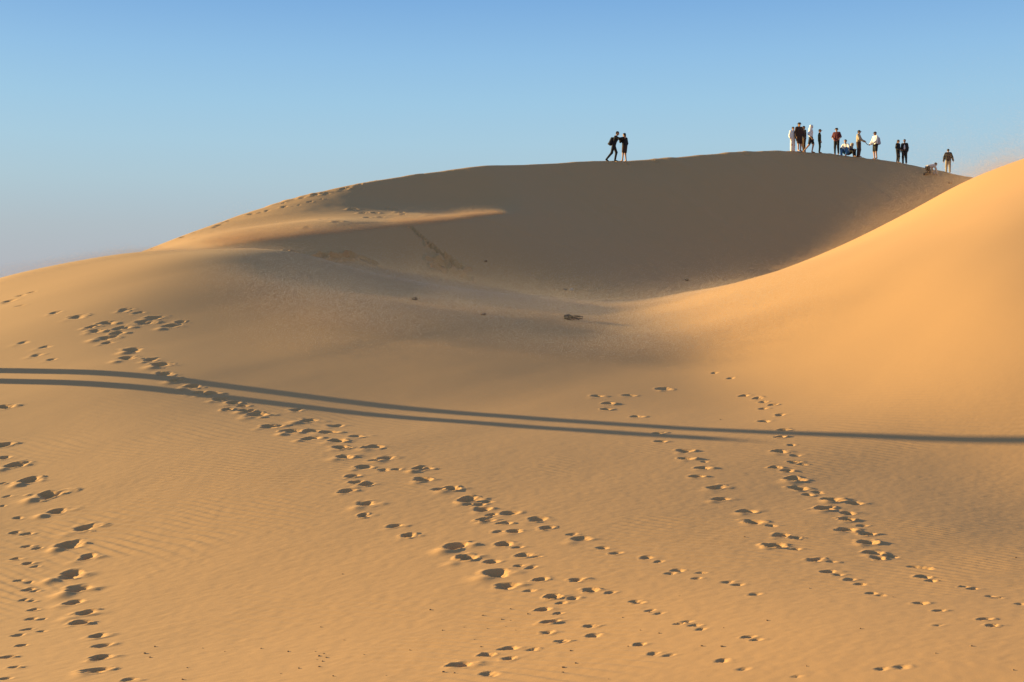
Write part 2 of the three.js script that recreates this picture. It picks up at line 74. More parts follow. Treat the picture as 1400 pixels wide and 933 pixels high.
const SLIP = { x0: -44, d0: 40, c: 3.0, nx: 40, nd: 30, cf: [470,412,354,297,240,184,129,76,27,-17,-51,-73,-83,-88,-108,-160,-235,-313,-385,-448,-502,-549,-588,-621,-650,-677,-705,-737,-774,-817,-865,-919,-977,-1039,-1104,-1171,-1239,-1308,-1377,-1447,596,538,479,421,363,305,248,191,137,85,41,9,-6,-12,-34,-98,-186,-267,-334,-391,-440,-483,-519,-549,-574,-598,-625,-656,-693,-737,-787,-842,-902,-965,-1031,-1099,-1168,-1237,-1307,-1377,722,663,604,546,487,428,369,309,250,192,136,94,71,61,37,-44,-149,-226,-283,-331,-375,-415,-449,-476,-497,-518,-543,-573,-611,-656,-708,-765,-827,-891,-959,-1027,-1097,-1166,-1236,-1306,848,789,731,672,612,552,492,432,370,306,241,190,173,164,108,-12,-134,-188,-226,-265,-304,-344,-378,-401,-417,-435,-458,-489,-529,-576,-630,-689,-752,-818,-887,-956,-1026,-1096,-1166,-1236,975,917,858,799,739,679,619,558,495,429,360,303,299,295,195,16,-119,-124,-146,-185,-227,-268,-303,-322,-334,-348,-371,-404,-446,-496,-552,-614,-679,-747,-816,-886,-956,-1026,-1096,-1165,1103,1044,986,927,868,808,748,688,626,563,500,452,445,413,297,141,24,15,-33,-97,-149,-191,-221,-236,-244,-259,-284,-319,-365,-418,-477,-541,-608,-676,-746,-816,-886,-955,-1025,-1094,1231,1173,1114,1056,997,939,880,821,762,703,647,599,563,516,446,312,218,166,81,-16,-87,-125,-144,-150,-157,-172,-200,-239,-288,-345,-407,-472,-539,-608,-677,-746,-815,-884,-953,-1022,1359,1301,1243,1185,1127,1069,1012,955,899,845,793,743,689,627,568,475,358,272,180,85,7,-42,-68,-78,-83,-98,-127,-168,-220,-280,-343,-407,-473,-540,-608,-676,-744,-811,-879,-948,1487,1429,1372,1314,1257,1200,1144,1088,1034,981,929,877,817,744,667,583,474,378,288,205,138,87,49,22,-2,-30,-66,-111,-166,-225,-287,-349,-410,-474,-538,-603,-669,-735,-802,-870,1615,1558,1500,1442,1385,1329,1273,1218,1163,1110,1056,1000,936,859,768,677,582,494,416,344,286,241,201,163,125,81,29,-31,-97,-165,-231,-295,-349,-405,-464,-525,-589,-654,-721,-788,1743,1685,1627,1570,1513,1456,1400,1344,1288,1232,1175,1114,1045,965,871,771,682,610,548,494,446,404,366,325,280,226,164,96,20,-59,-136,-208,-266,-321,-378,-439,-502,-567,-633,-700,1870,1812,1754,1696,1639,1582,1525,1467,1410,1351,1289,1223,1150,1068,976,880,803,751,701,653,613,573,532,488,438,380,313,239,158,75,-7,-84,-153,-217,-278,-341,-406,-471,-539,-607,1996,1938,1880,1822,1764,1706,1648,1589,1529,1467,1403,1333,1257,1174,1085,996,932,896,852,818,789,750,709,659,602,538,467,388,303,216,129,47,-28,-99,-166,-233,-301,-369,-437,-507,2122,2064,2005,1947,1888,1829,1770,1710,1648,1584,1518,1447,1371,1291,1209,1132,1076,1037,989,974,960,918,881,828,768,701,626,541,452,362,273,186,105,28,-46,-117,-188,-259,-330,-401,2248,2189,2130,2071,2012,1953,1892,1831,1768,1703,1636,1565,1492,1416,1342,1274,1220,1177,1138,1130,1106,1072,1047,987,926,859,782,694,603,510,416,326,240,158,80,4,-70,-143,-216,-289,2373,2314,2255,2196,2136,2076,2015,1953,1890,1825,1758,1689,1618,1547,1479,1418,1366,1323,1289,1269,1242,1216,1186,1125,1066,1000,921,833,742,651,558,464,375,291,209,130,53,-23,-98,-173,2498,2439,2379,2320,2260,2200,2138,2076,2013,1948,1883,1816,1748,1682,1619,1562,1512,1470,1435,1408,1378,1349,1310,1254,1195,1126,1045,956,867,778,688,597,509,423,339,258,179,101,23,-53,2623,2564,2504,2445,2385,2324,2263,2201,2138,2074,2010,1945,1881,1818,1759,1704,1656,1614,1577,1544,1511,1476,1433,1378,1317,1247,1167,1080,992,904,816,728,640,554,470,387,306,227,148,69,2748,2689,2630,2570,2510,2449,2388,2327,2265,2202,2139,2077,2015,1955,1898,1846,1798,1755,1715,1678,1641,1601,1554,1499,1437,1366,1288,1204,1118,1031,945,857,771,685,600,517,435,354,274,195,2874,2815,2755,2696,2636,2575,2515,2454,2392,2331,2270,2209,2150,2092,2037,1985,1937,1893,1851,1810,1769,1725,1675,1619,1556,1486,1409,1328,1244,1159,1073,987,901,815,731,647,565,483,402,321,3000,2941,2881,2822,2762,2702,2642,2582,2521,2461,2401,2342,2284,2228,2174,2123,2074,2029,1984,1941,1896,1848,1796,1739,1675,1606,1531,1452,1370,1286,1201,1116,1031,946,861,777,694,612,531,449,3126,3067,3008,2949,2889,2829,2770,2710,2651,2591,2533,2475,2418,2363,2310,2259,2210,2163,2116,2070,2022,1972,1918,1859,1795,1726,1653,1575,1495,1412,1329,1245,1160,1076,991,908,824,742,660,578,3253,3194,3135,3076,3017,2957,2898,2839,2780,2722,2664,2607,2551,2497,2444,2393,2343,2295,2247,2198,2149,2096,2040,1981,1916,1848,1775,1699,1620,1539,1456,1373,1289,1205,1121,1038,955,872,789,707,3380,3321,3262,3203,3145,3086,3027,2969,2910,2853,2796,2740,2684,2630,2578,2526,2476,2426,2377,2326,2275,2220,2163,2103,2038,1970,1898,1823,1745,1665,1584,1501,1418,1335,1251,1168,1085,1002,919,837,3507,3449,3390,3331,3273,3214,3156,3098,3041,2983,2927,2871,2817,2763,2710,2658,2607,2557,2506,2454,2401,2345,2287,2226,2161,2093,2021,1947,1870,1791,1711,1629,1547,1464,1381,1297,1214,1132,1049,966,3635,3577,3518,3460,3401,3343,3285,3228,3171,3114,3058,3003,2948,2895,2842,2790,2738,2686,2634,2581,2527,2470,2411,2349,2285,2217,2145,2072,1996,1917,1838,1757,1675,1592,1510,1427,1344,1261,1178,1096,3763,3705,3646,3588,3530,3472,3415,3358,3301,3245,3189,3134,3080,3026,2973,2920,2868,2815,2762,2708,2653,2596,2536,2474,2409,2341,2270,2197,2121,2044,1965,1884,1803,1721,1639,1556,1473,1391,1308,1225,3891,3833,3775,3717,3659,3602,3544,3487,3431,3375,3319,3265,3210,3157,3103,3050,2998,2944,2891,2836,2780,2721,2661,2599,2533,2465,2395,2322,2247,2170,2092,2012,1931,1849,1767,1685,1603,1520,1437,1355,4020,3962,3904,3846,3788,3731,3674,3617,3561,3505,3450,3395,3341,3287,3234,3180,3127,3073,3019,2963,2906,2848,2787,2724,2658,2590,2520,2448,2373,2296,2218,2139,2059,1978,1896,1814,1732,1649,1567,1484,4148,4090,4032,3975,3917,3860,3803,3747,3691,3635,3580,3525,3471,3417,3364,3310,3256,3202,3147,3090,3033,2974,2913,2849,2784,2716,2646,2573,2499,2423,2345,2266,2187,2106,2025,1943,1861,1778,1696,1613] };
const BENCH = { x0: -44, d0: 40, c: 3.0, nx: 40, nd: 30, cf: [-1547,-1384,-1219,-1052,-882,-710,-540,-378,-230,-102,2,83,147,196,231,258,279,298,317,336,358,380,405,430,457,485,513,542,572,602,633,664,696,728,760,793,826,859,892,925,-1489,-1328,-1165,-1000,-832,-660,-489,-323,-172,-44,57,134,195,241,274,298,319,339,360,383,407,433,460,488,517,547,578,609,640,671,703,735,768,800,833,866,899,933,966,1000,-1428,-1270,-1111,-949,-783,-612,-439,-269,-113,17,113,183,240,286,315,337,357,379,403,429,456,486,516,547,579,611,643,675,708,741,774,807,840,873,906,940,973,1007,1041,1074,-1364,-1209,-1053,-895,-734,-566,-391,-216,-53,81,168,228,283,331,353,372,393,417,445,475,506,539,573,607,641,675,709,743,777,811,845,878,912,946,980,1014,1048,1081,1115,1149,-1293,-1142,-990,-837,-681,-519,-347,-169,3,142,217,269,321,372,383,400,425,454,487,522,558,595,631,668,704,741,776,812,847,882,916,951,985,1020,1054,1088,1122,1156,1191,1225,-1215,-1067,-919,-770,-620,-464,-299,-129,41,175,247,342,373,385,401,426,458,493,531,571,612,653,693,732,771,808,845,882,918,954,989,1024,1059,1094,1129,1163,1198,1232,1266,1301,-1128,-983,-838,-693,-546,-395,-241,-83,72,197,302,385,464,489,446,465,498,537,580,625,671,715,758,799,839,878,917,954,991,1027,1063,1099,1134,1170,1204,1239,1274,1308,1343,1377,-1033,-891,-748,-605,-460,-314,-164,-12,139,280,410,453,453,508,492,504,541,584,633,685,735,782,827,870,911,951,990,1028,1066,1102,1139,1175,1211,1246,1281,1316,1351,1386,1420,1455,-931,-790,-650,-509,-367,-223,-78,68,210,341,452,535,589,554,554,548,576,633,693,752,806,856,902,946,987,1027,1066,1104,1142,1179,1216,1252,1288,1324,1359,1394,1429,1464,1498,1533,-822,-684,-545,-406,-267,-126,14,154,287,409,513,597,664,666,607,551,606,693,767,831,887,937,982,1025,1066,1106,1145,1183,1220,1258,1294,1331,1367,1402,1438,1473,1508,1543,1577,1612,-708,-572,-436,-299,-162,-25,111,245,372,490,593,681,755,790,741,691,724,795,865,926,979,1025,1067,1108,1148,1187,1225,1263,1301,1338,1374,1411,1447,1482,1518,1553,1588,1623,1657,1692,-591,-457,-324,-190,-56,78,210,339,463,578,682,775,852,895,880,857,876,927,983,1032,1077,1117,1155,1194,1232,1270,1308,1345,1383,1419,1456,1492,1528,1564,1599,1634,1669,1704,1739,1773,-471,-341,-210,-79,52,183,311,436,556,669,772,863,938,985,997,999,1019,1059,1102,1139,1174,1209,1244,1281,1318,1355,1392,1429,1466,1503,1539,1575,1611,1646,1681,1716,1751,1786,1821,1855,-351,-223,-95,33,161,287,412,533,649,759,859,947,1020,1071,1100,1119,1142,1174,1208,1238,1268,1299,1333,1369,1405,1442,1478,1515,1551,1587,1623,1659,1695,1730,1765,1800,1835,1869,1904,1938,-230,-105,20,144,269,391,512,629,741,847,944,1029,1100,1155,1193,1222,1250,1279,1308,1334,1360,1390,1423,1458,1494,1530,1566,1602,1638,1674,1709,1745,1780,1815,1850,1884,1919,1953,1988,2022,-111,11,133,255,375,495,611,724,833,934,1027,1110,1181,1237,1282,1317,1348,1377,1403,1429,1454,1483,1515,1549,1584,1620,1655,1690,1726,1761,1796,1831,1866,1901,1935,1970,2004,2038,2073,2107,8,127,246,364,481,597,709,819,923,1021,1110,1191,1261,1319,1367,1406,1440,1470,1498,1524,1550,1578,1610,1643,1676,1711,1745,1780,1815,1850,1884,1919,1953,1988,2022,2056,2090,2124,2158,2192,125,241,356,471,585,697,806,912,1012,1107,1194,1272,1341,1400,1450,1493,1529,1562,1591,1618,1646,1674,1705,1737,1770,1803,1837,1871,1905,1939,1974,2008,2042,2076,2110,2144,2177,2211,2245,2279,240,353,466,577,688,796,902,1004,1101,1192,1277,1354,1422,1482,1534,1578,1617,1651,1683,1712,1741,1770,1800,1832,1864,1896,1929,1963,1996,2030,2064,2097,2131,2165,2198,2232,2265,2299,2332,2366,353,463,573,682,789,895,997,1096,1190,1278,1361,1436,1504,1564,1617,1663,1704,1741,1774,1805,1835,1865,1895,1926,1958,1990,2023,2055,2088,2121,2154,2188,2221,2254,2287,2321,2354,2387,2420,2454,464,572,679,785,889,992,1091,1187,1279,1365,1445,1519,1586,1647,1701,1748,1791,1829,1864,1897,1928,1959,1990,2021,2052,2084,2116,2148,2180,2213,2246,2278,2311,2344,2377,2410,2443,2476,2509,2542,573,678,783,886,988,1088,1185,1278,1367,1452,1530,1603,1670,1730,1785,1834,1878,1918,1954,1989,2021,2053,2084,2115,2146,2178,2209,2241,2273,2305,2337,2370,2402,2435,2467,2500,2533,2566,2598,2631,680,783,885,986,1086,1183,1278,1369,1456,1539,1616,1688,1754,1815,1870,1920,1965,2006,2044,2080,2113,2146,2178,2209,2240,2271,2303,2334,2366,2397,2429,2461,2493,2526,2558,2590,2623,2656,2688,2721,786,886,986,1086,1183,1278,1371,1460,1546,1627,1703,1774,1840,1900,1955,2006,2052,2095,2134,2170,2205,2238,2271,2302,2334,2365,2396,2427,2459,2490,2522,2553,2585,2617,2649,2681,2714,2746,2778,2811,889,988,1086,1184,1279,1373,1464,1551,1635,1715,1790,1860,1926,1986,2042,2093,2140,2183,2223,2261,2296,2330,2363,2395,2427,2458,2489,2520,2551,2582,2614,2645,2677,2708,2740,2772,2804,2837,2869,2901,991,1088,1185,1281,1375,1467,1556,1643,1725,1804,1878,1948,2013,2073,2129,2180,2228,2272,2313,2351,2388,2422,2455,2488,2520,2551,2582,2613,2644,2675,2706,2737,2769,2800,2832,2864,2895,2927,2960,2992,1091,1187,1283,1377,1470,1561,1649,1734,1815,1893,1966,2036,2100,2161,2217,2268,2316,2361,2403,2442,2478,2514,2547,2580,2612,2644,2675,2706,2737,2767,2798,2829,2861,2892,2923,2955,2987,3019,3050,3082,1191,1286,1380,1473,1565,1655,1742,1826,1906,1983,2055,2124,2188,2249,2305,2357,2405,2450,2492,2532,2569,2605,2639,2672,2704,2736,2767,2798,2829,2860,2891,2922,2953,2984,3015,3046,3078,3110,3142,3173,1289,1383,1477,1569,1660,1748,1834,1917,1997,2073,2145,2213,2277,2337,2393,2445,2494,2540,2582,2622,2660,2696,2731,2764,2796,2828,2860,2891,2921,2952,2983,3014,3044,3076,3107,3138,3170,3201,3233,3265,1387,1480,1573,1665,1754,1842,1927,2009,2088,2163,2234,2302,2366,2426,2482,2534,2583,2629,2672,2713,2751,2787,2822,2856,2888,2920,2952,2983,3014,3044,3075,3106,3136,3167,3198,3230,3261,3292,3324,3356] };
const WINDWARD = { x0: -44, d0: 40, c: 3.0, nx: 40, nd: 30, cf: [-1083,-918,-755,-595,-438,-284,-136,9,149,286,421,552,680,800,912,1012,1101,1178,1242,1295,1337,1369,1391,1406,1412,1412,1406,1394,1378,1358,1334,1308,1280,1249,1218,1185,1151,1116,1081,1046,-1126,-960,-795,-633,-473,-318,-166,-20,123,261,398,533,664,788,902,1004,1092,1168,1230,1281,1321,1351,1371,1383,1388,1386,1378,1364,1346,1325,1300,1272,1243,1211,1179,1145,1111,1076,1040,1005,-1171,-1003,-836,-671,-509,-351,-197,-48,96,236,374,514,650,779,895,997,1085,1158,1219,1267,1305,1332,1351,1361,1364,1359,1349,1334,1314,1291,1265,1236,1205,1173,1139,1105,1070,1035,999,963,-1219,-1049,-879,-712,-547,-385,-228,-76,69,210,349,495,639,772,891,993,1079,1150,1208,1254,1289,1314,1331,1339,1339,1333,1321,1304,1282,1257,1229,1199,1167,1134,1100,1065,1029,994,958,922,-1270,-1097,-925,-754,-586,-420,-259,-104,44,184,322,477,632,772,892,992,1075,1143,1197,1240,1273,1296,1310,1316,1314,1306,1292,1273,1249,1223,1193,1162,1129,1095,1060,1024,988,952,915,879,-1325,-1149,-974,-800,-628,-458,-293,-132,20,161,294,466,636,780,898,994,1072,1135,1186,1226,1256,1277,1289,1293,1289,1279,1263,1241,1216,1188,1157,1124,1090,1054,1019,983,946,909,873,836,-1385,-1206,-1028,-850,-674,-500,-329,-164,-8,132,269,471,654,797,908,996,1068,1126,1173,1210,1238,1257,1268,1270,1264,1252,1233,1210,1182,1152,1119,1085,1050,1014,977,940,904,867,830,793,-1451,-1269,-1087,-906,-726,-547,-371,-199,-31,125,283,496,680,813,914,994,1060,1113,1157,1192,1219,1237,1246,1247,1239,1225,1204,1178,1148,1115,1081,1045,1009,972,935,898,860,823,786,749,-1523,-1338,-1153,-968,-783,-601,-421,-245,-72,107,293,502,686,814,909,985,1045,1095,1137,1172,1198,1216,1225,1224,1215,1198,1174,1145,1113,1078,1042,1005,967,930,892,855,817,779,742,704,-1602,-1413,-1225,-1036,-847,-659,-474,-294,-118,66,273,487,676,800,893,967,1025,1073,1114,1149,1177,1196,1205,1203,1191,1171,1144,1113,1077,1040,1002,964,925,887,849,811,773,735,697,660,-1687,-1495,-1303,-1111,-917,-724,-531,-341,-156,30,236,450,639,774,873,945,1000,1047,1089,1125,1156,1177,1187,1184,1169,1146,1115,1080,1042,1002,962,922,883,844,805,767,729,691,653,615,-1778,-1584,-1389,-1194,-996,-797,-596,-394,-199,-7,193,399,589,743,856,926,975,1021,1064,1101,1135,1161,1171,1167,1149,1121,1087,1047,1006,963,921,880,840,801,762,724,685,647,609,570,-1876,-1679,-1483,-1284,-1085,-883,-680,-475,-267,-61,144,348,534,693,818,900,954,999,1041,1078,1118,1150,1160,1152,1131,1098,1058,1015,970,924,880,838,797,758,719,680,642,603,564,526,-1978,-1780,-1582,-1382,-1181,-977,-772,-565,-353,-136,79,288,479,638,766,861,929,981,1023,1054,1103,1144,1152,1139,1115,1076,1031,985,936,886,839,796,755,716,676,638,599,560,520,481,-2085,-1886,-1687,-1486,-1283,-1078,-868,-653,-438,-219,0,214,411,580,714,815,894,954,1000,1035,1096,1139,1142,1124,1102,1055,1004,958,904,849,800,756,715,675,635,596,556,517,477,437,-2194,-1995,-1795,-1594,-1391,-1185,-975,-757,-533,-309,-88,128,329,506,652,765,851,920,974,1021,1077,1116,1122,1111,1092,1034,979,937,877,815,764,719,677,636,595,555,514,474,433,392,-2305,-2105,-1905,-1704,-1502,-1297,-1090,-876,-648,-411,-181,36,237,418,573,698,797,875,938,992,1043,1079,1091,1088,1066,1015,965,922,856,789,735,687,642,598,556,514,472,431,389,348,-2416,-2215,-2015,-1814,-1612,-1408,-1201,-988,-762,-522,-282,-59,144,326,484,618,727,814,886,947,998,1034,1050,1048,1029,989,943,895,833,768,710,657,608,561,517,473,430,387,345,302,-2526,-2324,-2123,-1922,-1719,-1515,-1308,-1095,-872,-636,-393,-162,48,233,394,532,648,744,824,890,944,983,1001,1002,984,950,907,858,800,739,679,624,572,523,476,430,386,342,299,256,-2634,-2432,-2230,-2027,-1824,-1619,-1410,-1197,-976,-745,-507,-273,-58,135,301,443,564,666,751,821,878,917,939,942,928,898,859,811,756,698,641,585,532,481,433,386,340,295,251,207,-2740,-2537,-2333,-2130,-1925,-1719,-1509,-1296,-1077,-851,-621,-391,-173,24,198,348,475,581,670,743,800,841,865,872,862,837,801,757,705,650,594,539,486,435,385,338,291,246,201,157,-2844,-2640,-2435,-2230,-2024,-1816,-1606,-1393,-1175,-953,-729,-507,-292,-93,85,241,375,487,581,657,715,758,783,793,787,767,735,694,646,594,540,486,434,383,333,285,239,193,148,104,-2946,-2740,-2535,-2329,-2121,-1913,-1702,-1488,-1272,-1054,-835,-619,-410,-213,-34,126,264,382,481,561,623,667,695,706,703,686,659,622,577,528,477,426,375,325,276,229,182,137,92,47,-3046,-2840,-2633,-2426,-2217,-2008,-1797,-1584,-1369,-1153,-939,-728,-524,-332,-154,6,147,268,370,454,518,566,596,609,609,595,571,537,498,453,406,358,310,261,214,168,122,77,32,-12,-3145,-2938,-2730,-2522,-2313,-2103,-1892,-1679,-1466,-1253,-1043,-836,-637,-449,-274,-115,26,148,252,338,405,454,487,503,506,496,475,446,411,371,328,283,238,192,147,102,57,13,-31,-74,-3243,-3035,-2827,-2618,-2409,-2199,-1988,-1776,-1565,-1354,-1147,-944,-749,-564,-393,-236,-96,26,130,217,285,336,370,388,394,388,372,348,316,281,242,202,160,118,75,32,-11,-54,-97,-140,-3341,-3132,-2924,-2715,-2505,-2295,-2084,-1874,-1664,-1456,-1252,-1052,-861,-680,-511,-356,-218,-96,8,94,162,213,248,267,274,270,257,238,213,184,151,116,79,40,-1,-42,-83,-125,-166,-208,-3438,-3229,-3020,-2811,-2602,-2392,-2182,-1972,-1764,-1559,-1357,-1161,-973,-794,-628,-476,-339,-218,-115,-29,39,91,126,146,154,151,140,124,106,84,57,27,-6,-42,-79,-118,-157,-197,-238,-279,-3535,-3326,-3117,-2908,-2699,-2489,-2280,-2072,-1866,-1662,-1463,-1269,-1084,-908,-745,-594,-459,-340,-237,-152,-83,-32,4,26,35,35,28,16,2,-16,-38,-64,-93,-125,-159,-196,-233,-272,-311,-351,-3632,-3423,-3214,-3005,-2796,-2587,-2379,-2172,-1967,-1766,-1569,-1378,-1195,-1022,-861,-713,-579,-461,-359,-274,-206,-154,-117,-93,-82,-79,-83,-91,-102,-116,-134,-156,-181,-210,-241,-274,-310,-347,-385,-425] };
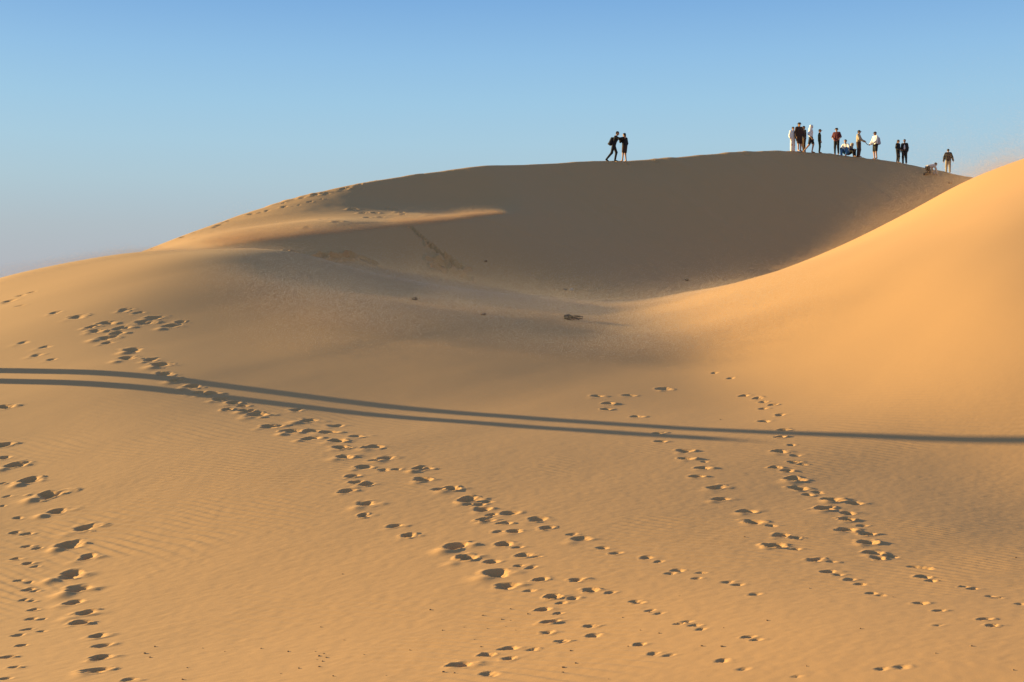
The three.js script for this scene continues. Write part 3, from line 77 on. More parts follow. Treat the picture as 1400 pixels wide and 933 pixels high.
const PRINTS = [[-6.67,19.82,0.151,0.089],[-6.67,19.08,0.156,0.096],[-6.17,18.42,0.119,0.089],[-6.16,17.72,0.156,0.096],[-5.83,17.04,0.15,0.096],[-5.7,16.5,0.116,0.089],[-5.37,15.96,0.122,0.089],[-5.31,15.54,0.091,0.077],[-4.89,14.98,0.097,0.059],[-4.7,14.54,0.085,0.06],[-4.55,14.02,0.115,0.089],[-4.42,13.44,0.11,0.089],[-3.94,13.02,0.069,0.052],[-9.98,24.94,0.146,0.096],[-9.66,24.02,0.127,0.074],[-9.2,23.52,0.165,0.096],[-8.54,22.52,0.172,0.096],[-7.89,21.66,0.19,0.111],[-7.43,20.76,0.158,0.096],[-11.06,27.7,0.162,0.104],[-7.77,19.86,0.07,0.052],[-7.54,19.74,0.069,0.052],[-7.32,19.16,0.067,0.051],[-7.1,19.04,0.056,0.04],[-7.27,18.62,0.065,0.05],[-7.0,18.38,0.075,0.061],[-6.83,18.2,0.05,0.033],[-6.85,17.62,0.062,0.048],[-6.66,17.52,0.05,0.033],[-6.55,17.2,0.066,0.05],[-6.43,17.12,0.05,0.033],[-6.44,16.76,0.054,0.044],[-6.3,16.66,0.05,0.028],[-6.14,16.26,0.062,0.054],[-6.02,15.88,0.056,0.045],[-5.86,15.82,0.05,0.028],[-5.9,15.42,0.05,0.038],[-5.67,15.3,0.05,0.028],[-5.91,15.2,0.053,0.049],[-5.69,14.72,0.052,0.048],[-5.66,14.24,0.063,0.06],[-5.41,13.78,0.05,0.047],[-5.32,13.32,0.05,0.038],[-8.63,21.7,0.064,0.044],[-8.0,20.54,0.066,0.045],[-8.5,21.2,0.05,0.038],[-9.02,22.46,0.053,0.039],[-15.26,39.54,0.116,0.056],[-15.01,39.72,0.093,0.054],[-15.44,38.96,0.183,0.056],[-14.67,37.96,0.089,0.046],[-13.07,36.36,0.149,0.049],[-12.19,35.62,0.2,0.049],[-11.09,34.8,0.2,0.077],[-11.37,34.5,0.141,0.07],[-11.14,34.04,0.16,0.07],[-10.52,34.24,0.2,0.063],[-10.09,34.78,0.2,0.063],[-9.91,35.22,0.186,0.063],[-9.25,34.4,0.2,0.07],[-10.98,36.08,0.169,0.042],[-10.47,35.74,0.126,0.042],[-10.63,33.34,0.2,0.077],[-10.44,32.8,0.135,0.07],[-9.55,31.96,0.2,0.084],[-9.46,31.18,0.2,0.077],[-8.44,30.48,0.2,0.084],[-8.13,29.62,0.174,0.07],[-12.85,33.4,0.137,0.035],[-12.06,32.82,0.135,0.035],[-11.98,32.08,0.132,0.035],[-11.41,31.52,0.111,0.035],[-9.09,34.78,0.143,0.063],[-5.31,26.36,0.185,0.081],[-4.85,25.42,0.164,0.074],[-4.33,24.98,0.161,0.074],[-6.01,26.84,0.11,0.067],[-5.76,27.1,0.111,0.067],[-4.55,26.86,0.11,0.059],[-6.35,27.66,0.146,0.059],[-6.96,28.2,0.132,0.059],[-4.16,25.94,0.167,0.081],[-3.54,25.5,0.149,0.044],[-3.99,24.98,0.132,0.074],[-3.61,24.92,0.146,0.074],[-3.88,24.36,0.143,0.074],[-3.33,24.16,0.156,0.081],[-3.0,24.52,0.144,0.044],[-3.17,23.62,0.138,0.081],[-2.6,23.6,0.152,0.059],[-3.05,22.92,0.134,0.081],[-2.27,22.76,0.133,0.074],[-2.6,22.18,0.117,0.074],[-2.22,21.96,0.09,0.056],[-2.02,21.98,0.077,0.05],[-1.58,22.0,0.142,0.089],[-2.73,21.64,0.114,0.081],[-1.48,21.28,0.137,0.096],[-2.41,21.08,0.111,0.074],[-1.2,20.64,0.097,0.059],[-0.99,20.7,0.121,0.089],[-2.72,20.74,0.109,0.081],[-2.3,20.0,0.129,0.089],[-0.69,20.04,0.141,0.096],[-2.27,19.4,0.091,0.07],[-1.74,18.78,0.099,0.089],[-1.5,18.28,0.107,0.089],[-0.4,19.84,0.07,0.047],[-0.46,19.44,0.114,0.089],[-0.06,19.2,0.124,0.067],[-0.41,18.86,0.11,0.081],[-0.12,18.66,0.087,0.055],[0.36,18.78,0.121,0.067],[0.48,18.3,0.096,0.059],[0.03,18.22,0.107,0.089],[-0.19,18.22,0.064,0.044],[-0.12,17.6,0.103,0.096],[0.07,17.42,0.071,0.047],[-0.79,17.66,0.145,0.118],[-0.62,17.06,0.13,0.118],[-0.28,16.82,0.089,0.09],[0.15,17.04,0.1,0.089],[0.33,16.92,0.05,0.042],[0.09,16.58,0.068,0.051],[0.25,16.46,0.068,0.051],[0.95,17.68,0.124,0.059],[0.84,17.92,0.063,0.038],[1.23,17.18,0.081,0.045],[1.38,16.94,0.069,0.035],[-0.22,16.3,0.143,0.111],[-0.08,15.76,0.111,0.089],[0.21,15.5,0.054,0.05],[0.34,15.92,0.084,0.073],[0.79,15.78,0.083,0.079],[0.94,15.32,0.081,0.077],[1.17,15.18,0.05,0.038],[0.48,15.18,0.089,0.09],[0.72,15.06,0.053,0.044],[0.57,14.92,0.061,0.048],[0.36,14.72,0.078,0.075],[0.53,14.52,0.051,0.043],[0.43,14.22,0.092,0.092],[0.38,13.82,0.065,0.055],[0.52,13.42,0.063,0.054],[0.86,13.92,0.073,0.042],[0.86,13.52,0.071,0.041],[-0.05,13.32,0.078,0.057],[0.2,13.2,0.05,0.033],[-0.27,13.12,0.069,0.058],[-0.03,12.94,0.061,0.048],[-0.54,12.8,0.105,0.096],[-0.24,12.42,0.08,0.038],[1.42,14.76,0.061,0.032],[1.31,13.06,0.054,0.029],[1.75,16.6,0.078,0.05],[1.89,16.4,0.067,0.045],[2.08,15.96,0.065,0.05],[1.97,15.84,0.05,0.033],[2.26,15.56,0.055,0.04],[2.35,15.8,0.05,0.033],[2.6,15.32,0.054,0.039],[2.69,15.18,0.053,0.039],[2.8,14.7,0.069,0.035],[1.47,14.68,0.052,0.038],[1.56,14.32,0.05,0.042],[1.64,14.18,0.05,0.028],[1.89,13.74,0.05,0.042],[1.95,13.58,0.05,0.042],[1.99,13.42,0.05,0.033],[1.79,13.68,0.05,0.033],[2.41,12.96,0.05,0.042],[2.46,12.84,0.05,0.042],[1.31,13.06,0.054,0.039],[1.41,12.7,0.052,0.043],[1.55,12.58,0.05,0.028],[2.03,12.26,0.065,0.044],[2.17,11.94,0.056,0.025],[2.59,11.58,0.05,0.023],[1.9,28.34,0.116,0.052],[2.07,27.68,0.114,0.059],[1.98,27.12,0.095,0.058],[2.58,26.38,0.108,0.052],[2.6,28.44,0.117,0.037],[3.46,29.06,0.136,0.035],[2.82,24.68,0.101,0.052],[2.79,23.94,0.098,0.059],[3.12,23.14,0.122,0.081],[3.08,22.52,0.106,0.081],[3.27,21.82,0.115,0.089],[3.36,22.3,0.065,0.028],[3.09,21.24,0.1,0.081],[3.27,20.5,0.132,0.089],[3.22,19.78,0.116,0.096],[3.51,19.06,0.123,0.096],[4.84,30.42,0.089,0.033],[5.11,29.78,0.087,0.032],[5.11,28.14,0.099,0.059],[5.35,27.78,0.098,0.059],[5.42,27.42,0.08,0.051],[5.29,26.84,0.094,0.058],[5.54,27.08,0.079,0.051],[5.49,26.12,0.092,0.064],[5.08,25.66,0.09,0.063],[5.26,24.76,0.102,0.074],[5.07,24.16,0.099,0.074],[4.84,23.0,0.121,0.081],[5.06,22.72,0.093,0.05],[5.15,23.48,0.069,0.046],[4.93,22.24,0.091,0.063],[5.03,22.08,0.065,0.039],[4.52,21.84,0.077,0.062],[4.66,21.08,0.148,0.081],[4.61,20.48,0.12,0.089],[4.86,20.24,0.083,0.053],[4.96,19.78,0.127,0.089],[5.26,19.56,0.103,0.059],[4.72,19.18,0.124,0.096],[4.98,18.94,0.1,0.059],[4.9,18.56,0.109,0.089],[5.02,18.22,0.075,0.043],[4.7,17.96,0.116,0.096],[4.94,17.74,0.104,0.074],[4.82,17.24,0.121,0.089],[4.73,16.68,0.117,0.089],[4.72,16.4,0.077,0.068],[4.92,16.5,0.068,0.046],[3.49,18.42,0.108,0.089],[3.71,18.2,0.064,0.038],[3.73,17.64,0.103,0.081],[3.91,17.48,0.072,0.047],[3.52,17.08,0.12,0.089],[3.75,16.88,0.059,0.047],[3.89,16.3,0.095,0.08],[4.06,16.18,0.057,0.041],[3.89,15.68,0.092,0.078],[3.99,15.52,0.055,0.04],[4.05,15.26,0.063,0.043],[4.12,15.02,0.053,0.049],[5.06,15.94,0.084,0.066],[5.18,15.86,0.05,0.042],[4.97,15.38,0.063,0.054],[5.0,15.18,0.053,0.049],[4.12,14.54,0.051,0.043],[4.19,14.42,0.05,0.033],[4.5,14.02,0.057,0.051],[4.58,13.64,0.05,0.042],[5.28,14.84,0.05,0.042],[5.34,14.72,0.05,0.042],[5.39,14.32,0.05,0.038],[5.43,14.24,0.05,0.038],[5.56,13.9,0.05,0.038],[4.9,13.2,0.054,0.049],[4.87,12.9,0.06,0.053],[4.35,12.98,0.05,0.023],[3.37,11.6,0.05,0.033],[3.46,11.36,0.05,0.028],[3.56,11.62,0.05,0.023],[-7.69,29.12,0.154,0.07],[-7.21,28.66,0.151,0.067],[-6.7,28.1,0.148,0.067],[-6.01,27.38,0.128,0.067],[-5.61,26.74,0.141,0.074],[-8.81,30.98,0.163,0.07],[-10.46,33.72,0.158,0.063],[-2.44,22.62,0.093,0.057],[-2.61,21.22,0.087,0.054],[-0.51,19.72,0.069,0.052],[-0.31,19.14,0.078,0.057],[-0.68,19.74,0.069,0.046],[4.67,21.64,0.089,0.062],[4.66,20.1,0.082,0.059],[-7.73,61.7,0.17,0.1],[-7.18,60.68,0.17,0.1],[-6.64,58.72,0.17,0.1],[-6.57,60.86,0.17,0.1],[-6.1,62.48,0.17,0.1],[-5.81,62.44,0.17,0.1],[-5.48,61.54,0.17,0.1],[-5.19,60.66,0.17,0.1],[-4.24,61.56,0.17,0.1],[-3.87,60.18,0.17,0.1],[-3.59,60.74,0.17,0.1],[-3.3,59.16,0.17,0.1],[-8.63,57.76,0.17,0.1],[-7.58,54.96,0.17,0.1],[-8.58,53.32,0.17,0.1],[-6.11,59.06,0.17,0.1],[-11.07,61.9,0.17,0.081],[-9.48,63.4,0.082,0.077],[-9.99,62.84,0.124,0.065],[-15.19,54.36,0.081,0.033],[-8.17,65.62,0.102,0.087],[-8.65,65.7,0.104,0.075],[-12.47,60.88,0.192,0.087],[-11.77,61.26,0.121,0.051],[-15.46,54.8,0.143,0.077],[-13.45,56.78,0.093,0.075],[-9.96,64.42,0.176,0.082],[-9.66,64.7,0.084,0.087],[-11.29,62.84,0.091,0.05],[-15.05,53.0,0.153,0.085],[-14.33,57.6,0.121,0.085],[-7.74,65.66,0.145,0.049],[-13.35,56.74,0.118,0.041],[-11.77,60.98,0.089,0.039],[-13.67,54.78,0.163,0.09],[-10.4,62.14,0.099,0.033],[-8.71,65.52,0.198,0.062],[-13.35,59.82,0.129,0.044],[-14.73,56.74,0.151,0.08],[-13.63,58.42,0.135,0.055],[-15.04,53.0,0.087,0.085],[-13.5,59.44,0.084,0.06],[-9.41,64.6,0.181,0.038],[-13.59,58.9,0.168,0.087],[-10.54,63.9,0.156,0.077],[-7.92,66.48,0.093,0.056]];
const STREAKS = [[-4.41,55.66,-3.45,54.64,0.1],[-3.45,54.64,-2.72,53.88,0.16],[-2.73,54.02,-2.29,53.76,0.25],[-3.43,53.28,-2.7,53.46,0.16],[-3.22,52.88,-1.83,53.22,0.18],[-3.42,51.82,-2.99,51.98,0.12],[-6.97,49.54,-6.35,50.26,0.2],[-6.37,50.42,-5.45,50.46,0.16],[-8.18,47.5,-7.35,49.24,0.2],[-7.4,49.56,-6.98,49.62,0.16]];
const TRODDEN = [[5.88,75.85],[6.08,75.63],[6.64,76.0],[6.83,75.71],[19.17,80.69],[27.08,82.71],[20.8,81.15],[22.64,81.79],[28.41,81.76],[26.84,81.74],[28.37,82.39],[22.62,81.68],[22.82,81.11],[25.74,82.37],[22.9,81.73],[20.52,80.19],[21.97,81.24],[18.99,80.05],[21.49,80.48],[28.34,81.92],[28.13,82.16],[24.35,81.37],[22.93,81.1],[21.05,80.33],[18.44,80.27],[20.45,80.67],[26.3,82.35],[27.24,82.45],[21.39,80.73],[26.49,82.82],[25.9,81.35],[25.21,81.85],[24.81,81.59],[25.94,81.98],[21.36,80.54],[25.53,82.55],[20.54,80.69],[22.71,80.8],[26.16,82.32],[25.02,81.35],[20.76,81.0],[27.98,82.18],[24.8,82.05],[24.2,82.52],[17.72,80.62],[23.58,81.6],[20.38,81.29],[25.07,82.19],[22.6,81.26],[26.44,81.65],[24.78,82.07],[26.45,82.3],[21.54,81.84],[24.92,82.66],[25.8,82.26],[26.68,82.01],[21.54,81.74],[26.66,81.47],[27.01,81.69],[25.22,82.1],[28.47,82.67],[27.99,81.88],[23.35,81.86],[23.6,82.31],[8.63,76.43],[15.71,79.47],[16.72,79.46],[11.79,77.49],[14.29,79.7],[14.42,78.87],[14.71,79.85],[8.78,77.32]];
function surface(g, x, d) {
  const fx = (x - g.x0) / g.c, fd = (d - g.d0) / g.c;
  const i = clamp(Math.floor(fx), 0, g.nx - 4), j = clamp(Math.floor(fd), 0, g.nd - 4);
  const t = clamp(fx - i, 0, 1), s = clamp(fd - j, 0, 1), t2 = t * t, t3 = t2 * t, s2 = s * s, s3 = s2 * s;
  const a0 = (1 - t) ** 3, a1 = 3 * t3 - 6 * t2 + 4, a2 = -3 * t3 + 3 * t2 + 3 * t + 1, a3 = t3;
  let r = 0;
  for (let b = 0; b < 4; b++) {
    const w = b === 0 ? (1 - s) ** 3 : b === 1 ? 3 * s3 - 6 * s2 + 4 : b === 2 ? -3 * s3 + 3 * s2 + 3 * s + 1 : s3, o = (j + b) * g.nx + i;
    r += w * (a0 * g.cf[o] + a1 * g.cf[o + 1] + a2 * g.cf[o + 2] + a3 * g.cf[o + 3]);
  }
  return r / 3600;                                 // coefficients are centimetres
}
const smin = (a, b, k) => { const h = clamp(0.5 + 0.5 * (b - a) / k, 0, 1); return b * (1 - h) + a * h - k * h * (1 - h); };
const PLAIN = -16;
function land(x, d) {
  let n = surface(NEAR, x, d);
  if (d > 40) {
    const b = smin(smin(surface(BENCH, x, d), surface(SLIP, x, d), 0.3), surface(WINDWARD, x, d), 0.22);
    n = -smin(-n, -b, 0.5);
  }
  const out = Math.max(smooth(-36, -60, x), smooth(46, 110, x), smooth(105, 170, d), smooth(-6, -40, d));
  return n * (1 - out) + (PLAIN + 1.5 * fbm(x / 60, d / 60)) * out;
}
function detail(x, d) {                            // wind work on the sand, metres
  let h = 0;
  if (d < 60) {
    const u = (x + d) * 0.7071, v = (d - x) * 0.7071;
    h += 0.016 * noise(u / 11 + 3.1, v / 2.6) + 0.004 * noise(u / 5 - 8.1, v / 1.1 + 5);
    h += 0.003 * fbm(x / 0.7 + 11, d / 0.9, 2) * smooth(36, 22, d);
  } else h += 0.03 * fbm(x / 2.2, d / 2.2, 3) + 0.035 * noise((0.87 * x + 0.5 * d) / 0.7, (0.5 * x - 0.87 * d) / 7) * smooth(0, 4, x);
  if (d > 54 && x < 0) h += 0.10 * smooth(0, -8, x) * Math.max(0, fbm(x / 0.9, d / 0.9, 3)) * smooth(1.6, 0.2, Math.abs(d - (67.2 + 0.72 * (x + 7.7) - 0.03 * (x + 7.7) ** 2)));
  if (d < 34) {
    const near = smooth(31, 19, d), patch = near * smooth(-0.3, 0.4, noise(x / 2.6 + 40, d / 2.2 - 7) + 0.35 * noise(x / 0.8, d / 0.9));
    const q = 0.50 * x + 0.866 * d + 0.09 * noise(x / 1.1 + 5, d / 0.9) + 0.5 * noise(x / 4, d / 4 + 9);
    const ph = q / 0.165; const f = ph - Math.floor(ph);
    h += 0.016 * patch * ((f < 0.68 ? f / 0.68 : (1 - f) / 0.32) - 0.5) * (0.7 + 0.3 * noise(x * 3, d * 3));
    h += near * (0.0012 * noise(x * 9, d * 9) + 0.001 * noise(x * 21, d * 21));
  }
  return h;
}

const axis = (spans) => { const a = []; for (const [from, to, step] of spans) { const n = Math.round((to - from) / step); for (let k = 0; k < n; k++) a.push(from + (to - from) * k / n); } a.push(spans[spans.length - 1][1]); return a; };
const XS = axis([[-260, -60, 10], [-60, -30, 2], [-30, -20, 0.4], [-20, -13.5, 0.1], [-13.5, -9, 0.05], [-9, 9, 0.035], [9, 13, 0.05], [13, 20, 0.1], [20, 30, 0.25], [30, 60, 2], [60, 260, 10]]);
const DS = axis([[-60, -8, 4], [-8, 9, 0.5], [9, 11.5, 0.1], [11.5, 22, 0.025], [22, 32, 0.04], [32, 50, 0.07], [50, 86, 0.13], [86, 116, 1], [116, 300, 8]]);
const NX = XS.length, ND = DS.length, H = new Float32Array(NX * ND);
for (let j = 0; j < ND; j++) for (let i = 0; i < NX; i++) H[j * NX + i] = land(XS[i], DS[j]) + detail(XS[i], DS[j]);
const lower = (a, v) => { let lo = 0, hi = a.length - 1; while (hi - lo > 1) { const m = (lo + hi) >> 1; if (a[m] <= v) lo = m; else hi = m; } return lo; };
// footprints: pits pressed into the sheet with the pushed-up sand beside them; [x, d, radius, depth]
// furrows left by steps sliding down the slope: [x, d, x, d, width]
for (const [x0, d0, x1, d1, w] of STREAKS) {
  const reach = 3 * w, i0 = lower(XS, Math.min(x0, x1) - reach), i1 = lower(XS, Math.max(x0, x1) + reach) + 1, j0 = lower(DS, Math.min(d0, d1) - reach), j1 = lower(DS, Math.max(d0, d1) + reach) + 1, l2 = (x1 - x0) ** 2 + (d1 - d0) ** 2;
  for (let j = j0; j <= j1; j++) for (let i = i0; i <= i1; i++) {
    const px = XS[i], pd = DS[j], t = clamp(((px - x0) * (x1 - x0) + (pd - d0) * (d1 - d0)) / l2, 0, 1), q = Math.hypot(px - x0 - t * (x1 - x0), pd - d0 - t * (d1 - d0)) / (w * (0.7 + 0.6 * noise(px * 2.2, pd * 2.2 + 4) ** 2));
    const m = (1 - smooth(0.4, 1.5, q)) * (0.45 + 0.55 * smooth(-0.7, 0.2, noise(px * 4.1, pd * 3.1)));
    H[j * NX + i] += 1.5 * w * (0.35 * Math.exp(-(((q - 1.7) / 0.4) ** 2)) - m);
  }
}
function press(x, d, r, depth, heading) {
  const reach = r * 3.4, i0 = lower(XS, x - reach), i1 = lower(XS, x + reach) + 1, j0 = lower(DS, d - reach), j1 = lower(DS, d + reach) + 1;
  const c = Math.cos(heading), s = Math.sin(heading), heel = 0.55 + 0.5 * rnd(), long = r * (0.5 + 0.2 * rnd()), wide = r * (0.72 + 0.25 * rnd()), apart = r * (0.3 + 0.3 * rnd());
  const mx = x + r * (1.5 + 0.6 * rnd()), md = d + r * (0.6 * rnd() - 0.4), mr = r * (0.4 + 0.35 * rnd()), mh = depth * (0.05 + 0.35 * rnd() * rnd());
  const bx = x - r * (0.6 + rnd() * 0.8), bd = d - r * (1.3 + 0.4 * rnd()), bh = depth * (0.1 + 0.3 * rnd()) * smooth(0.08, 0.16, r), lean = 0.66 + 0.3 * rnd(), rim = 0.06 + 0.14 * rnd();
  for (let j = j0; j <= j1; j++) for (let i = i0; i <= i1; i++) {
    const px = XS[i], pd = DS[j], ex = (px - x) * (px > x ? lean : 1), ed = pd - d + 0.3 * r * noise(px * 5, 7 + x);
    const wob = 1 + 0.3 * noise(px * 7 + 3, pd * 7) + 0.14 * noise(px * 19, pd * 19 + 8);
    const a = (ex * c + ed * s) / wide * wob, b0 = -ex * s + ed * c, q1 = Math.hypot(a, (b0 - apart * 0.6) / long * wob), q2 = Math.hypot(a * 1.15, (b0 + apart) / long * wob);
    const q = Math.min(q1, q2 * (1.3 - 0.3 * heel));
    let h = -depth * Math.max(1 - smooth(0.12, 1.2, q1), heel * (1 - smooth(0.12, 1.2, q2))) * (0.85 + 0.2 * noise(px * 17, pd * 17));
    h += depth * rim * Math.exp(-(((q - 1.4) / 0.3) ** 2)) * (0.7 + 0.8 * noise(px * 8 + 30, pd * 8));
    h += mh * Math.exp(-((px - mx) ** 2 + (pd - md) ** 2) / (mr * mr)) * (0.8 + 0.5 * noise(px * 14, pd * 14 + 50));
    h += bh * Math.exp(-((px - bx) ** 2 + (pd - bd) ** 2) / (mr * mr * 1.6));
    H[j * NX + i] += h;
  }
}
for (const [x, d, r, depth] of PRINTS) press(x, d, r, depth, 0.7 * gauss());
for (const [x, d] of TRODDEN) press(x, d, 0.13 + 0.1 * rnd(), 0.05 + 0.07 * rnd(), gauss());
const ground = (x, d) => {                         // height of the finished sheet
  const i = lower(XS, x), j = lower(DS, d), t = (x - XS[i]) / (XS[i + 1] - XS[i]), s = (d - DS[j]) / (DS[j + 1] - DS[j]), o = j * NX + i;
  return (H[o] * (1 - t) + H[o + 1] * t) * (1 - s) + (H[o + NX] * (1 - t) + H[o + NX + 1] * t) * s + EYE;
};

// sand: one even colour with the grain in a small tiling texture
function grainTexture() {
  const n = 1024, a = new Uint8Array(n * n * 4), b = new Uint8Array(n * n * 4);
  for (let k = 0; k < n * n; k++) {
    const r = rnd(), s = (rnd() + rnd() + rnd()) / 3, v = 232 + 36 * (s - 0.5) - (r < 0.012 ? 60 * rnd() : 0);
    a[4 * k] = v; a[4 * k + 1] = v - 1 + 3 * (r - 0.5); a[4 * k + 2] = v - 2 + 6 * (r - 0.5); a[4 * k + 3] = 255;
    b[4 * k] = b[4 * k + 1] = b[4 * k + 2] = 90 + 130 * s; b[4 * k + 3] = 255;
  }
  const make = (d, c) => { const t = new THREE.DataTexture(d, n, n); t.wrapS = t.wrapT = THREE.RepeatWrapping; t.magFilter = THREE.LinearFilter; t.minFilter = THREE.LinearMipmapLinearFilter; t.generateMipmaps = true; if (c) t.colorSpace = THREE.SRGBColorSpace; t.needsUpdate = true; return t; };
  return [make(a, true), make(b, false)];
}
const [grain, grainBump] = grainTexture();
const sand = new THREE.MeshStandardMaterial({ name: 'sand', map: grain, bumpMap: grainBump, bumpScale: 0.0015, roughness: 1, metalness: 0, color: new THREE.Color().setRGB(0.60, 0.336, 0.136) });
function sheet(name, j0, j1, label) {
  const rows = j1 - j0 + 1, pos = new Float32Array(NX * rows * 3), nor = new Float32Array(NX * rows * 3), uv = new Float32Array(NX * rows * 2);
  for (let j = j0; j <= j1; j++) for (let i = 0; i < NX; i++) {
    const o = (j - j0) * NX + i, k = j * NX + i, x = XS[i], d = DS[j];
    pos[3 * o] = x; pos[3 * o + 1] = H[k] + EYE; pos[3 * o + 2] = -d;
    const ia = Math.max(0, i - 1), ib = Math.min(NX - 1, i + 1), ja = Math.max(0, j - 1), jb = Math.min(ND - 1, j + 1);
    const gx = (H[j * NX + ib] - H[j * NX + ia]) / (XS[ib] - XS[ia]), gd = (H[jb * NX + i] - H[ja * NX + i]) / (DS[jb] - DS[ja]), l = 1 / Math.hypot(gx, gd, 1);
    nor[3 * o] = -gx * l; nor[3 * o + 1] = l; nor[3 * o + 2] = gd * l;
    uv[2 * o] = x / 2.7; uv[2 * o + 1] = d / 2.7;
  }
  const idx = new Uint32Array((NX - 1) * (rows - 1) * 6); let q = 0;
  for (let j = 0; j < rows - 1; j++) for (let i = 0; i < NX - 1; i++) { const a = j * NX + i, b = a + 1, c = a + NX, e = c + 1; idx[q++] = a; idx[q++] = b; idx[q++] = e; idx[q++] = a; idx[q++] = e; idx[q++] = c; }
  const g = new THREE.BufferGeometry();
  g.setAttribute('position', new THREE.BufferAttribute(pos, 3)); g.setAttribute('normal', new THREE.BufferAttribute(nor, 3));
  g.setAttribute('uv', new THREE.BufferAttribute(uv, 2)); g.setIndex(new THREE.BufferAttribute(idx, 1));
  const m = mesh(name, g, sand, scene); m.userData = { kind: 'structure', label, category: 'dune' }; return m;
}
const CUT = lower(DS, 50);
sheet('sand_slope', 0, CUT, 'footprinted sand slope rising to a bright dune on the right');
sheet('sand_dune', CUT, ND - 1, 'tall dark dune with a sharp crest that people stand on');
{                                                  // the plain around, out to the horizon
  const g = new THREE.RingGeometry(170, 8000, 96, 12); g.rotateX(-Math.PI / 2); g.translate(0, EYE + PLAIN - 1.6, -100);
  const m = mesh('desert_plain', g, sand, scene); m.userData = { kind: 'structure', label: 'flat sandy plain around the dunes', category: 'ground' };
}

// ------------------------------------------------------------------ people
// distance to a smooth union of tapered capsules, meshed with surface nets
function nets(field, lo, hi, cell) {
  const n = [0, 1, 2].map((k) => Math.ceil((hi[k] - lo[k]) / cell) + 2), [nx, ny, nz] = n, V = new Float32Array(nx * ny * nz);
  for (let k = 0; k < nz; k++) for (let j = 0; j < ny; j++) for (let i = 0; i < nx; i++) V[(k * ny + j) * nx + i] = field(lo[0] + i * cell, lo[1] + j * cell, lo[2] + k * cell);
  const at = new Int32Array(nx * ny * nz).fill(-1), pos = [], idx = [], step = [1, nx, nx * ny];
  for (let k = 0; k < nz - 1; k++) for (let j = 0; j < ny - 1; j++) for (let i = 0; i < nx - 1; i++) {
    const o = (k * ny + j) * nx + i; let c = 0, px = 0, py = 0, pz = 0, m = 0;
    for (let e = 0; e < 8; e++) if (V[o + (e & 1) + (e >> 1 & 1) * nx + (e >> 2) * nx * ny] < 0) m++;
    if (m === 0 || m === 8) continue;
    for (let e = 0; e < 8; e++) for (let a = 0; a < 3; a++) if (!(e >> a & 1)) {
      const va = V[o + (e & 1) + (e >> 1 & 1) * nx + (e >> 2) * nx * ny], vb = V[o + (e & 1) + (e >> 1 & 1) * nx + (e >> 2) * nx * ny + step[a]];
      if ((va < 0) === (vb < 0)) continue;
      const t = va / (va - vb); c++;
      px += (e & 1) + (a === 0 ? t : 0); py += (e >> 1 & 1) + (a === 1 ? t : 0); pz += (e >> 2) + (a === 2 ? t : 0);
    }
    at[o] = pos.length / 3; pos.push(lo[0] + (i + px / c) * cell, lo[1] + (j + py / c) * cell, lo[2] + (k + pz / c) * cell);
  }
  for (let k = 1; k < nz - 1; k++) for (let j = 1; j < ny - 1; j++) for (let i = 1; i < nx - 1; i++) {
    const o = (k * ny + j) * nx + i;
    for (let a = 0; a < 3; a++) {
      if ((V[o] < 0) === (V[o + step[a]] < 0)) continue;
      const u = step[(a + 1) % 3], v = step[(a + 2) % 3], q = [at[o], at[o - u], at[o - u - v], at[o - v]];
      if (q.some((w) => w < 0)) continue;
      if (V[o] < 0) idx.push(q[0], q[1], q[2], q[0], q[2], q[3]); else idx.push(q[0], q[2], q[1], q[0], q[3], q[2]);
    }
  }
  const g = new THREE.BufferGeometry(); g.setAttribute('position', new THREE.Float32BufferAttribute(pos, 3)); g.setIndex(idx); g.computeVertexNormals(); return g;
}
function capsules(bones, k) {                      // bone: [a, b, ra, rb]
  const B = bones.map(([a, b, ra, rb]) => { const d = [b[0] - a[0], b[1] - a[1], b[2] - a[2]]; return [...a, ...d, 1 / Math.max(1e-9, d[0] ** 2 + d[1] ** 2 + d[2] ** 2), ra, rb - ra]; });
  return (x, y, z) => {
    let r = 9;
    for (const b of B) {
      const ex = x - b[0], ey = y - b[1], ez = z - b[2], t = clamp((ex * b[3] + ey * b[4] + ez * b[5]) * b[6], 0, 1);
      const gx = ex - t * b[3], gy = ey - t * b[4], gz = ez - t * b[5], d = Math.sqrt(gx * gx + gy * gy + gz * gz) - b[7] - t * b[8];
      const h = Math.max(k - Math.abs(r - d), 0) / k; r = Math.min(r, d) - h * h * k * 0.25;
    }
    return r;
  };
}
function boundsOf(bones, pad) {
  const lo = [9, 9, 9], hi = [-9, -9, -9];
  for (const [a, b, ra, rb] of bones) for (const [p, r] of [[a, ra], [b, rb]]) for (let k = 0; k < 3; k++) { lo[k] = Math.min(lo[k], p[k] - r - pad); hi[k] = Math.max(hi[k], p[k] + r + pad); }
  return [lo, hi];
}
function solid(bones, k, cell, cut) {
  const f = capsules(bones, k), [lo, hi] = boundsOf(bones, 2 * cell);
  return nets(cut ? (x, y, z) => Math.max(f(x, y, z), cut(x, y, z)) : f, lo, hi, cell);
}
